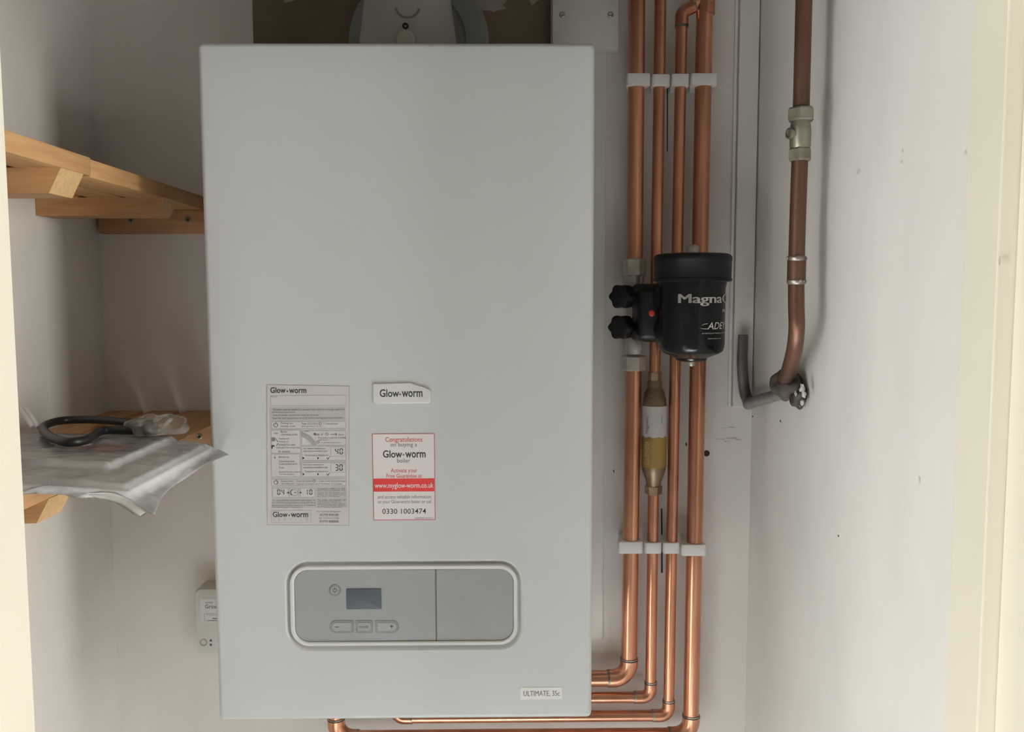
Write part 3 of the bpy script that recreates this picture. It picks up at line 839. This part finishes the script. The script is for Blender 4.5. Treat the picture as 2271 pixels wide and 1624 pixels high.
for u0, u1, v0, v1, r, xc, lb in (
    (1390, 1443, 162, 189, R22, P1x, 'white pipe clip on the leftmost thick pipe near the top'),
    (1446, 1487, 164, 190, R15, P2x, 'white pipe clip on the left thin pipe near the top'),
    (1490, 1530, 163, 190, R15, P3x, 'white pipe clip on the right thin pipe near the top'),
    (1533, 1592, 162, 188, R22, P4x, 'white pipe clip on the rightmost thick pipe near the top'),
    (1371, 1426, 1203, 1229, R22, P1x, 'white pipe clip on the leftmost thick pipe below the scale reducer'),
    (1430, 1468, 1205, 1229, R15, P2x, 'white pipe clip on the left thin pipe below the scale reducer'),
    (1471, 1508, 1205, 1229, R15, P3x, 'white pipe clip on the right thin pipe below the scale reducer'),
    (1512, 1567, 1209, 1234, R22, P4x, 'white pipe clip on the rightmost thick pipe below the scale reducer')):
    clip(u0, u1, v0, v1, r, xc, lb)

# ------------------------------------------------------------------ magnetic filter and its valve
CX, CY, CR = 0.3568, -0.112, 0.0424
zc = lambda v: at(1535, v, CY).z
fil = empty('magnetic_filter', (CX, CY, zc(800)), 'black magnetic filter canister with silver lettering, clamped to the copper pipes', 'filter')
b = BM()
zb, zt2 = zc(790), zc(622)
lathe(b, [(0.0165, zc(801)), (0.0195, zc(798)), (0.0205, zc(794)), (0.036, zc(783)), (0.0400, zc(778)), (0.0420, zc(769)), (CR, zc(755)), (CR, zc(640)), (CR+0.0015, zc(628)), (CR+0.001, zc(615))], T(CX, CY, 0), 72)
can = link('canister', b, BLACKG, fil)
b = BM()
lathe(b, [(0.046, zc(626)), (0.0500, zc(624)), (0.0500, zc(618)), (0.0492, zc(617)), (0.0495, zc(580)), (0.0502, zc(578)), (0.0500, zc(571)), (0.0480, zc(566)), (0.044, zc(563.5)), (0.0, zc(562))][:-1], T(CX, CY, 0), 72)
link('lid', b, BLACKP, fil)['label'] = 'wide black screw lid'
b = BM(); lathe(b, [(0.0082, zc(566)), (0.0082, zc(549)), (0.0065, zc(545)), (0.004, zc(543))], T(CX, CY, 0), 24)
link('bleed_cap', b, SILVER, fil)['label'] = 'small silver bleed cap on the lid'
b = BM(); lathe(b, [(0.004, zc(812)), (0.0052, zc(808)), (0.0052, zc(799))], T(CX, CY, 0), 20)
link('drain_stub', b, SILVER, fil)['label'] = 'small silver drain stub'
# lettering wrapped round the canister
def wrap(cx, cy, r, a0, a1, z0, z1):
    """angles in degrees from the direction facing the room, growing to the right"""
    def f(a, bb):
        t = math.radians(a0+(a1-a0)*a)
        return Vector((cx+r*math.sin(t), cy-r*math.cos(t), z0+(z1-z0)*bb))
    return f
rl = CR+0.0008
b = BM()
zA, zB = zc(678), zc(652)
for k_ in (-1.0, -0.5, 0.0, 0.5, 1.0): text(b, 'MagnaClean', wrap(CX, CY, rl+0.00002*k_, -35+k_, 121+k_, zA, zB), 0)
text(b, 'PROFESSIONAL', wrap(CX, CY, rl, 49, 118, zc(692), zc(685)), 1, 0.01)
text(b, 'ADEY', wrap(CX, CY, rl, 14, 62, zc(728), zc(713)), 1, 0.012, 0.25)
def sw(pts):
    f = wrap(CX, CY, rl, 0, 1, 0, 1); V = [f(a, 0) for a, _ in pts]
    for p_, (a, v) in zip(V, pts): p_.z = zc(v)
    fc_ = b.faces.new([b.verts.new(p_) for p_ in V]); fc_.material_index = 1
sw([(15, 715), (8, 716.2), (4, 719), (5, 719.2), (9, 717.2), (15, 716.2)])
sw([(0, 725), (8, 727.6), (16, 727.4), (17, 726), (9, 726.2)])
text(b, 'professional heating solutions', wrap(CX, CY, rl, 5, 62, zc(738.5), zc(734.5)), 1)
text(b, 'www.adey.com', wrap(CX, CY, rl, 15, 46, zc(750), zc(746)), 1)
link('lettering', b, [FOIL, WHITEP], can, smooth=False)['label'] = 'silver and white wrapped lettering'
# black manifold joining the canister to the pipe
b = BM()
ym = -0.072
for v in (660, 729):
    c0 = at(1428, v, ym); tube(b, [(P1x+0.004, YPp-0.014, c0.z), (0.330, -0.098, c0.z)], 0.0185, 32)
z_up, z_lo = at(1430, 628, ym).z, at(1430, 764, ym).z
box(b, at(1409, 690, ym).x, at(1462, 690, ym).x, -0.100, -0.038, z_lo+0.006, z_up-0.006, 0.008, 0, 3)
link('manifold', b, BLACKP, fil)
b = BM(); c = at(1446, 695, -0.1025)
lathe(b, [(0.0042, -0.003), (0.0042, 0.0012), (0.0030, 0.002)], aim((c.x, -0.1005, c.z), (-0.2, -1, 0)), 20)
link('indicator', b, REDP, fil)['label'] = 'small red button'
kd = Vector((-0.62, -0.78, 0)).normalized()
for u, v in ((1381, 658), (1379, 726)):
    c = at(u, v, -0.074); b = BM()
    lobes = lambda a: 1+0.10*math.cos(6*a)
    lathe(b, [(0.012, -0.010), (0.0150, -0.008), (0.0158, -0.002), (0.0158, 0.006), (0.0145, 0.0095), (0.011, 0.011)], aim(c, kd), 60, 0, True, lobes)
    lathe(b, [(0.0085, -0.035), (0.0095, -0.009)], aim(c, kd), 28)
    link('valve_knob', b, BLACKP, fil)
# silver valve body on the pipe
b = BM()
zz = lambda v: at(1408, v, YPp).z
lathe(b, [(0.0125, zz(622)), (0.0135, zz(620)), (0.0135, zz(612))][::-1] and [(0.0115, zz(785)), (0.0125, zz(778)), (0.0125, zz(762)), (0.0105, zz(745)), (0.0105, zz(660)), (0.0125, zz(636)), (0.0135, zz(618)), (0.0135, zz(612))], T(P1x, YPp, 0), 32)
link('valve_body', b, SILVER, fil)['label'] = 'silver valve body on the thick pipe'
hexz = Matrix.Rotation(math.radians(48), 4, 'Z')
for v0, v1, r in ((574, 614, 0.0158), (788, 822, 0.0170)):
    b = BM(); za, zb_ = zz(v1), zz(v0)
    lathe(b, [(r*0.86, za), (r, za+0.002), (r, zb_-0.002), (r*0.86, zb_)], T(P1x, YPp, 0) @ hexz, 6)
    link('compression_nut', b, SILVER, fil, ang=15)

# ------------------------------------------------------------------ brass scale reducer
zz = lambda v: at(1452, v, YPp).z
sx = 0.3233
sr = empty('scale_reducer', (sx, YPp, zz(1097)), 'aged brass inline scale reducer with a white and gold label', 'scale reducer')
M0 = T(sx, YPp, 0)
b = BM()
lathe(b, [(0.0095, zz(1079)), (0.0105, zz(1073)), (0.0105, zz(1068)), (0.0150, zz(1050)), (0.0172, zz(1036)), (0.0172, zz(898)), (0.0160, zz(890)), (0.0162, zz(886)), (0.0148, zz(881)), (0.0138, zz(870)), (0.0105, zz(862)), (0.0098, zz(856)), (0.0102, zz(850)), (0.0088, zz(844))], M0, 40)
link('body', b, BRASS, sr)
for v0, v1, r in ((824, 846, 0.0092), (1076, 1096, 0.0122)):
    b = BM(); za, zb_ = zz(v1), zz(v0)
    lathe(b, [(r*0.88, za), (r, za+0.0015), (r, zb_-0.0015), (r*0.86, zb_)], M0 @ hexz, 6)
    link('compression_nut', b, BRASSN, sr, ang=15)
# wrap-round label, wavy edge between white and gold
b = BM(); n = 72; rl = 0.0175
def rng(zf): return [b.verts.new((sx+rl*math.cos(2*PI*k/n), YPp+rl*math.sin(2*PI*k/n), zf(k))) for k in range(n)]
wave = lambda k: zz(965)-0.0016*abs(math.sin(2*PI*k/n*4.5))
A = rng(lambda k: zz(1034)); B_ = rng(wave); C_ = rng(lambda k: zz(899))
for lo, hi, mi in ((A, B_, 1), (B_, C_, 0)):
    for k in range(n):
        j = (k+1) % n; f = b.faces.new((lo[k], lo[j], hi[j], hi[k])); f.material_index = mi
def vwrap(a0, a1, z0, z1, r):
    def f(a, bb):
        t = math.radians(a1+(a0-a1)*bb)
        return Vector((sx+r*math.sin(t), YPp-r*math.cos(t), z0+(z1-z0)*a))
    return f
text(b, 'Magnetic', vwrap(-51, -33, zz(959), zz(921), rl+0.0002), 2)
text(b, 'Magnetic', vwrap(-51.6, -33.6, zz(959), zz(921), rl+0.00025), 2)
text(b, 'patent', vwrap(22, 32, zz(936), zz(918), rl+0.0002), 2)
text(b, 'SCALEMASTER', vwrap(-54, -32, zz(1028), zz(976), rl+0.0002), 3)
text(b, 'SCALEMASTER', vwrap(-54.6, -32.6, zz(1028), zz(976), rl+0.00025), 3)
lab = link('label', b, [WLAB, GOLD, PRINTG, mat('pale_gold_lettering', (0.42, 0.34, 0.20), 0.5, var=0.1)], sr)
lab['label'] = 'wrapped label, white above gold with a wavy edge'

# ------------------------------------------------------------------ old gas pipe on the right wall
GX, GR_ = 0.432, 0.0087
gp = lambda u, v, x=None: atx(u, v, GX if x is None else x)
y0g = gp(1777, 230).y
gy = gp
zv0, zv1 = gp(1777, 240).z, gp(1773, 355).z
p = empty('copper_pipe', (GX, y0g, zv0), 'tarnished brown copper pipe above the old valve on the right wall', 'pipe')
b = BM(); tube(b, [gy(1783, -260), gy(1783, 0), gy(1777, 236)], GR_, 24); link('pipe_length', b, COPPERD, p)
p = empty('copper_pipe', gy(1745, 830, 0.45), 'tarnished brown copper pipe below the old valve, bending to a lead joint', 'pipe')
path = smooth_path([gy(1774, 350), gy(1771, 430), gy(1768, 520), gy(1766, 610), gy(1766, 680), gy(1767, 725, 0.4325), gy(1763, 770, 0.436), gy(1755, 805, 0.442), gy(1746, 838, 0.449), gy(1741, 856, 0.453)], 6)
b = BM(); tube(b, path, lambda t: GR_*(1+0.10*max(0, (t-0.6)/0.4)), 24); link('pipe_length', b, COPPERD, p)
b = BM(); tube(b, [gy(1767.2, 576), gy(1766, 624)], GR_+0.0012, 24); sl = link('coupling', b, COPPERD, p)
for u, v in ((1767.5, 574), (1766.5, 625)):
    b = BM(); c = gy(u, v)
    lathe(b, [(GR_+0.0004, -0.003), (GR_+0.0018, -0.001), (GR_+0.0018, 0.0012), (GR_+0.0002, 0.003)], aim(c, (0, 0, 1)), 24)
    for k in range(3):
        a = random.uniform(0, 6.28); bmesh.ops.create_icosphere(b, subdivisions=2, radius=0.0022, matrix=Matrix.Translation(c+Vector((math.cos(a)*GR_*1.1, math.sin(a)*GR_*1.1, 0.001))))
    link('solder_ring', b, SOLDER, sl)
# isolation valve
vy = gp(1775, 297).y
vc = Vector((GX, vy, gp(1774, 356).z))
val = empty('isolation_valve', vc, 'dull silver isolation valve on the brown pipe', 'valve')
zg = lambda v: gp(1775, v).z
Mv = T(GX, vy, 0)
b = BM(); lathe(b, [(0.0090, zg(336)), (0.0094, zg(331)), (0.0110, zg(326)), (0.0112, zg(290)), (0.0104, zg(276)), (0.0098, zg(268))], Mv, 32); link('body', b, OLDSIL, val)
for v0, v1, r in ((240, 270, 0.0146), (328, 357, 0.0128)):
    b = BM(); za, zb_ = zg(v1), zg(v0)
    lathe(b, [(r*0.86, za), (r, za+0.002), (r, zb_-0.002), (r*0.86, zb_)], Mv @ Matrix.Rotation(math.radians(8), 4, 'Z'), 6)
    link('compression_nut', b, OLDSIL, val, ang=15)
b = BM(); c = Vector((GX, vy, zg(298)))
dv = Vector((-0.9, -0.35, 0)).normalized()
lathe(b, [(0.0052, 0.006), (0.0052, 0.0122), (0.0060, 0.0127), (0.0060, 0.0152), (0.0042, 0.0157), (0.0038, 0.0142)], aim(c, dv), 24)
link('valve_screw', b, OLDSIL, val)
# lead pipe: wiped joint, run along the wall and upturned flattened end
lp = empty('lead_pipe', atx(1668, 908, 0.455), 'grey lead pipe curving up in the corner below the old copper pipe', 'pipe')
pts = [atx(1757, 872, 0.4585), atx(1735, 873, 0.457), atx(1712, 880, 0.456), Vector((0.456, -0.062, at(1690, 891, -0.062).z)), Vector((0.455, -0.038, at(1672, 897, -0.04).z)), at(1660, 893, -0.024), at(1652, 870, -0.021), at(1648, 840, -0.020), at(1646, 800, -0.020), at(1647, 770, -0.0195), at(1648, 743, -0.0195)]
b = BM()
tube(b, smooth_path(pts, 8), lambda t: 0.0072+0.0016*t, 24, 0, False, lambda t: (1-0.35*max(0, (t-0.5)*2), 1+0.18*max(0, (t-0.5)*2)))
for i, f in enumerate(b.faces):
    f.material_index = 1 if i//24 > 44 else 0  # upturned end darker than the run along the wall
link('pipe_length', b, [LEAD_PALE, LEAD], lp)
def lump(c, r, sc, amp, seed, sub=4, fr=90):
    b = BM(); bmesh.ops.create_icosphere(b, subdivisions=sub, radius=1)
    for v in b.verts:
        d = v.co.normalized(); q = Vector((d.x*sc[0], d.y*sc[1], d.z*sc[2]))*r
        nn = noise.noise((c+q)*fr+Vector((seed, 0, 0)))
        v.co = c+q*(1+amp*nn)
    return b
c = atx(1744, 853, 0.454)
b = lump(c, 0.0165, (0.9, 1.8, 1.15), 0.34, 1); link('wiped_joint', b, BLOB, lp)['label'] = 'lumpy dirty joint'
c = atx(1769, 877, 0.4605)
b = lump(c, 0.0135, (0.75, 1.1, 1.15), 0.45, 5); link('wall_plug', b, BLOB, lp)['label'] = 'lump where the pipe enters the wall'
b = BM()
for u, v, r, x in ((1779, 863, 0.0055, 0.4545), (1783, 874, 0.0042, 0.4560), (1764, 874, 0.0028, 0.4515), (1773, 898, 0.0045, 0.4620), (1779, 893, 0.0036, 0.4600), (1776, 904, 0.0028, 0.4650), (1752, 887, 0.0020, 0.4560)):
    c = atx(u, v, x); q = BM(); bmesh.ops.create_icosphere(q, subdivisions=2, radius=1)
    for w_ in q.verts:
        k = random.uniform(0.45, 1.25); w_.co = c+Vector((w_.co.x*r*0.5*k, w_.co.y*r*0.9*k, w_.co.z*r*1.1*k))
    me = bpy.data.meshes.new('flake'); q.to_mesh(me); q.free(); b.from_mesh(me); bpy.data.meshes.remove(me)
link('plaster_flakes', b, FLAKE, lp, False)['label'] = 'broken white plaster crumbs'

# ------------------------------------------------------------------ slatted shelves
def bevbox(x0, x1, y0, y1, z0, z1, bev=0.0012):
    b = BM(); box(b, x0, x1, y0, y1, z0, z1, bev); return b
def crosspiece(parent, xw, xe_, y0, y1, z0, z1):
    """a batten across the shelf whose free end is cut back at its foot"""
    b = BM(); cut = 0.012
    o = [(xw, z0), (xe_-cut, z0), (xe_, z1), (xw, z1)]
    prism(b, o, y1, y0, 0)
    poly(b, [(xw, y1, z) for z in ()] or [(x, y1, z) for x, z in o], 0)
    b.normal_update()
    for f in b.faces:
        if f.normal.x > 0.5: f.material_index = 1
    bmesh.ops.recalc_face_normals(b, faces=b.faces)
    return link('crosspiece', b, [PINEX, PINEE], parent, smooth=False)
def shelf(ztop, label, xs, split):
    s = empty('slatted_shelf', (-0.38, -0.28, ztop-0.04), label, 'shelf', 'slatted pine shelves on the left')
    zb = ztop-0.0185
    for i, (a, c) in enumerate(xs):
        if i == len(xs)-1 and split:
            link('slat', bevbox(a, c, -0.545, -0.3515, zb, ztop), PINEY, s)
            link('slat', bevbox(a-0.003, c-0.003, -0.3500, -0.0015, zb-0.0005, ztop-0.0005), PINEY, s)
        else:
            link('slat', bevbox(a, c, -0.545, -0.0015, zb, ztop), PINEY, s)
    return s, zb
XS = ((-0.4515, -0.4055), (-0.394, -0.354), (-0.3435, -0.3005))
s, zb = shelf(1.6930, 'upper slatted pine shelf, bare, left of the boiler', XS, True)
crosspiece(s, XL+0.002, -0.3005, -0.4115, -0.3680, zb-0.0235, zb)
crosspiece(s, XL+0.0005, -0.3005, -0.1645, -0.1210, zb-0.0215, zb)
s2, zb2 = shelf(1.3910, 'lower slatted pine shelf holding the bag of booklets', XS, False)
crosspiece(s2, XL+0.002, -0.3005, -0.4600, -0.4165, zb2-0.0225, zb2)
crosspiece(s2, XL+0.0005, -0.3005, -0.1645, -0.1210, zb2-0.0215, zb2)
def wall_batten(z0, z1, label, screws):
    w_ = empty('wall_batten', (-0.34, -0.01, z0), label, 'batten', 'pine battens screwed to the back wall')
    link('batten', bevbox(XL+0.009, -0.215, -0.020, 0, z0, z1), PINEB, w_)
    for u, v in screws:
        c = at(u, v, -0.020); b = BM()
        lathe(b, [(0.0048, -0.001), (0.0046, 0.0006), (0.0030, 0.0012), (0.0012, 0.0002)], aim((c.x, -0.020, c.z), (0, -1, 0)), 20)
        for an in (0, 90):
            m = aim((c.x, -0.0213, c.z), (0, -1, 0)) @ Matrix.Rotation(math.radians(an+20), 4, 'Z')
            f = b.faces.new([b.verts.new(m @ Vector(q)) for q in ((-.0026, -.0005, 0), (.0026, -.0005, 0), (.0026, .0005, 0), (-.0026, .0005, 0))]); f.material_index = 1
        link('screw', b, [BRSCREW, DARK], w_)
wall_batten(1.6415, zb-0.0005, 'pine batten with two screws under the upper shelf', ((290, 488), (417, 487)))
wall_batten(1.3430, zb2, 'pine batten with one visible screw under the lower shelf', ((442, 968),))

# ------------------------------------------------------------------ booklets in a polythene bag, and a coil of flex
ZS = 1.3915
def sag(x):
    return -0.0068*(max(0.0, x+0.300)/0.095)**1.4
def booklet(x0, x1, y0, y1, z0, z1, mats, label, draw=None):
    b = BM(); n = 28
    X = [x0+(x1-x0)*k/n for k in range(n+1)]
    V = {}
    for i, x in enumerate(X):
        for j, y in enumerate((y0, y1)):
            for k, z in enumerate((z0, z1)): V[i, j, k] = b.verts.new((x, y, z+sag(x)))
    for i in range(n):
        b.faces.new((V[i, 0, 0], V[i, 1, 0], V[i+1, 1, 0], V[i+1, 0, 0])); b.faces.new((V[i, 0, 1], V[i+1, 0, 1], V[i+1, 1, 1], V[i, 1, 1]))
        b.faces.new((V[i, 0, 0], V[i+1, 0, 0], V[i+1, 0, 1], V[i, 0, 1])); b.faces.new((V[i, 1, 0], V[i, 1, 1], V[i+1, 1, 1], V[i+1, 1, 0]))
    b.faces.new((V[0, 0, 0], V[0, 0, 1], V[0, 1, 1], V[0, 1, 0])); b.faces.new((V[n, 0, 0], V[n, 1, 0], V[n, 1, 1], V[n, 0, 1]))
    if draw:
        def S(s_, t_):
            x = x0+(x1-x0)*s_; return Vector((x, y0+(y1-y0)*t_, z1+sag(x)+0.0002))
        draw(b, S)
    o = link('booklet', b, mats, None, smooth=False)
    return tag(o, label, 'booklet', 'printed booklets in the polythene bag')
B1 = (-0.452, -0.206, -0.514, -0.302); B2 = (-0.450, -0.212, -0.505, -0.306); B3 = (-0.448, -0.248, -0.455, -0.306)
T1, T2, T3 = ZS+0.0062, ZS+0.0100, ZS+0.0152
booklet(*B1, ZS+0.0004, T1, [PAPER], 'plain white booklet at the bottom of the bag')
booklet(*B2, T1+0.0003, T2, [PAPERM], 'pale grey booklet in the middle of the stack')
def cover(b, S):
    def q(pts, mi, dz=0.0):
        n = 6; out = []
        for i, p_ in enumerate(pts):
            p2 = pts[(i+1) % len(pts)]
            for k in range(n): out.append((p_[0]+(p2[0]-p_[0])*k/n, p_[1]+(p2[1]-p_[1])*k/n))
        vs = [b.verts.new(S(s_, t_)+Vector((0, 0, dz))) for s_, t_ in out]
        f = b.faces.new(vs); f.material_index = mi
    for k in range(10):
        q([(k/10, 0.0), ((k+1)/10, 0.0), ((k+1)/10, 0.27), (k/10, 0.27)], 2)
        q([(k/10, 0.27), ((k+1)/10, 0.27), ((k+1)/10, 1), (k/10, 1)], 1)
    q([(0.60, 0.32), (0.74, 0.30), (0.92, 0.36), (0.93, 0.55), (0.80, 0.62), (0.70, 0.52)], 3, 0.0004)
    q([(0.50, 0.30), (0.60, 0.35), (0.76, 0.50), (0.78, 0.57), (0.68, 0.55), (0.54, 0.38)], 2, 0.0006)
    for s_, w_ in ((0.22, 0.02), (0.26, 0.02), (0.29, 0.03), (0.38, 0.03), (0.68, 0.02), (0.72, 0.02)):
        q([(s_, 0.13), (s_+w_, 0.13), (s_+w_, 0.18), (s_, 0.18)], 1, 0.0004)
booklet(*B3, T2+0.0003, T3, [PAPERM, COVERD, COVERW, COVERR], 'dark covered booklet with a pink shape on top of the stack', cover)

def sm(a, b_, x):
    t = max(0, min(1, (x-a)/(b_-a))); return t*t*(3-2*t)
def curve(pts):
    P = smooth_path(pts, 8)
    L_ = [0.0]
    for a_, c_ in zip(P, P[1:]): L_.append(L_[-1]+(c_-a_).length)
    def f(t):
        d = t*L_[-1]
        for i in range(len(P)-1):
            if L_[i+1] >= d: return P[i].lerp(P[i+1], (d-L_[i])/max(1e-9, L_[i+1]-L_[i]))
        return P[-1].copy()
    return f
ZB = ZS+0.0002
front = curve([Vector((-0.456, -0.538, ZB)), Vector((-0.36, -0.533, ZB)), Vector((-0.305, -0.527, ZB)), atz(115, 1095, 1.3905), atz(170, 1105, 1.3885), atz(210, 1106, 1.387), atz(258, 1117, 1.383), atz(298, 1142, 1.376), atz(313, 1147, 1.374)])
right = curve([atz(313, 1147, 1.374), atz(330, 1136, 1.378), atz(346, 1141, 1.376), atz(360, 1106, 1.3785), atz(382, 1082, 1.380), atz(420, 1056, 1.382), atz(455, 1032, 1.3845), atz(488, 1016, 1.3855), atz(508, 1009, 1.386)])
back = curve([Vector((-0.456, -0.285, ZB)), Vector((-0.36, -0.287, ZB)), Vector((-0.295, -0.287, ZB)), Vector((-0.25, -0.290, ZB-0.002)), atz(470, 992, 1.388), atz(508, 1009, 1.386)])
left = curve([Vector((-0.456, -0.538, ZB)), Vector((-0.456, -0.41, ZB)), Vector((-0.456, -0.285, ZB))])
def coons(s_, t_):
    bil = front(0)*(1-s_)*(1-t_)+front(1)*s_*(1-t_)+back(1)*s_*t_+back(0)*(1-s_)*t_
    return front(s_)*(1-t_)+back(s_)*t_+left(t_)*(1-s_)+right(t_)*s_-bil
def inside(p_, R, m):
    return sm(R[0]-m, R[0], p_.x)*sm(R[1]+m, R[1], p_.x)*sm(R[2]-m, R[2], p_.y)*sm(R[3]+m, R[3], p_.y)
NU, NV = 110, 84
b = BM(); grid = {}
P = {(i, k): coons(i/NU, k/NV) for i in range(NU+1) for k in range(NV+1)}
for up_ in (True, False):
    for i in range(NU+1):
        for k in range(NV+1):
            p_ = P[i, k].copy(); border = i in (0, NU) or k in (0, NV)
            if not up_ and border: grid[up_, i, k] = grid[True, i, k]; continue
            n1 = noise.noise(Vector((p_.x*26, p_.y*40, 3.1))); n2 = noise.noise(Vector((p_.x*70+p_.y*30, p_.y*60, 7.7)))
            base = p_.z
            if p_.x < -0.297: base = max(base, ZB)
            edge = min(i, NU-i, k, NV-k)
            if up_:
                z = base + (0 if border else 0.0006) + 0.0024*(0.2 if border else 1)*max(0, n2+0.1)*sm(0, 4, edge)
                if p_.x > -0.29: z += 0.002*max(0, n1)*sm(-0.29, -0.24, p_.x)*sm(0, 5, edge)
                for R, tz in ((B1, T1), (B2, T2), (B3, T3)):
                    tz = tz+sag(p_.x)+0.0006+0.0022*max(0, n1)+0.0016*max(0, n2)
                    z = max(z, z+(tz-z)*inside(p_, R, 0.006))
            else:
                bot = ZS+sag(p_.x)-0.0002
                z = min(base-0.0003, 99)
                if inside(p_, B1, 0.004) > 0.02: z = bot
                if p_.x < -0.297: z = ZS+0.0001
            grid[up_, i, k] = b.verts.new((p_.x, p_.y, z))
    for i in range(NU):
        for k in range(NV):
            q = [grid[up_, i, k], grid[up_, i+1, k], grid[up_, i+1, k+1], grid[up_, i, k+1]]
            b.faces.new(q if up_ else q[::-1])
o = link('polythene_bag', b, BAGM, None, True, 180)
tag(o, 'clear polythene bag around the booklets, hanging over the lower shelf edge', 'bag')
# loop of black flex on the bag
ZC = ZS+0.0225
loop = [(98, 946), (118, 937), (150, 932), (200, 931), (250, 934), (300, 939), (330, 944), (342, 950), (328, 955), (290, 955), (245, 954), (222, 957), (206, 967), (188, 977), (150, 981), (118, 972), (100, 959)]
pts = [atz(u, v, ZC) for u, v in loop]
cb = empty('flex_coil', atz(200, 955, ZC-0.004), 'loop of black flex lying on the polythene bag', 'cable')
b = BM(); tube(b, smooth_path(pts, 6, True), 0.0045, 14, 0, True); link('flex', b, CABLEM, cb)
b = BM()
for du in (0, 12):
    tube(b, smooth_path([atz(46+du, 908, ZC+0.012), atz(60+du, 928, ZC+0.006), atz(74+du, 949, ZC-0.001)], 5), 0.0026, 10)
link('flex_end', b, CABLEW, cb)['label'] = 'two pale flex ends'
# crumpled clear sleeve on the coil's end
c = atz(345, 948, ZC+0.001)
b = lump(c, 0.021, (1.3, 1.2, 0.60), 0.55, 9, 5, 80)
for v in b.verts: v.co.z = max(v.co.z, ZS+0.0175)
o = link('clear_sleeve', b, BAGS, None, True, 60)
tag(o, 'crumpled clear plastic sleeve around the right end of the black flex', 'plastic sleeve')

# ------------------------------------------------------------------ small control box behind the boiler
YX = -0.036
X0, X1, Z0, Z1 = pxbox(432, 1306, 600, 1458, YX)
X1 = X0+0.10
cbx = empty('wiring_box', ((X0+X1)/2, YX/2, Z0), 'white plastic box peeping out behind the lower left edge of the boiler', 'control box')
b = BM(); loops(b, [(rrect(X0, X1, Z0, Z1, 0.010, 6), 0, 0), (rrect(X0, X1, Z0, Z1, 0.010, 6), YX+0.006, 0), (rrect(X0+.0015, X1-.0015, Z0+.0015, Z1-.0015, 0.009, 6), YX+0.002, 0), (rrect(X0+.006, X1-.006, Z0+.006, Z1-.006, 0.007, 6), YX, 0)])
link('housing', b, CLIPG, cbx)
b = BM(); yl = YX-0.0003
prect(b, 445, 1329, 520, 1380, yl, 0)
ptext(b, 'WIRE', 455, 1335, 472, 1339, yl-.0001, 1, 0.01); ptext(b, 'Ground', 454.5, 1341, 492, 1350, yl-.0001, 1, 0.02)
pframe(b, 453, 1361, 520, 1377, 1, yl-.0001, 2); ptext(b, 'MAINS', 459, 1362.5, 488, 1366, yl-.0001, 2); prect(b, 471, 1371, 486, 1373.5, yl-.0001, 1); prect(b, 460, 1376.5, 486, 1377.8, yl-.0001, 1)
link('label', b, [mat('white_box_label', (0.66, 0.65, 0.645), 0.5, var=0.02), PRINTG, PRINTL], cbx)['label'] = 'white printed label'
b = BM(); c = at(451.5, 1425, YX)
lathe(b, [(0.0052, -0.0006), (0.0052, 0.0006), (0.0045, 0.0009), (0.0042, -0.0004)], aim((c.x, YX, c.z), (0, -1, 0)), 24)
link('knob', b, mat('grey_box_knob', (0.28, 0.28, 0.26), 0.5, var=0.1), cbx)
b = BM()
for v in (1421, 1430.5): pdisc(b, 467.5, v, 3, YX-0.0004, 0)
link('indicator', b, SEAM, cbx)['label'] = 'two small dark holes'
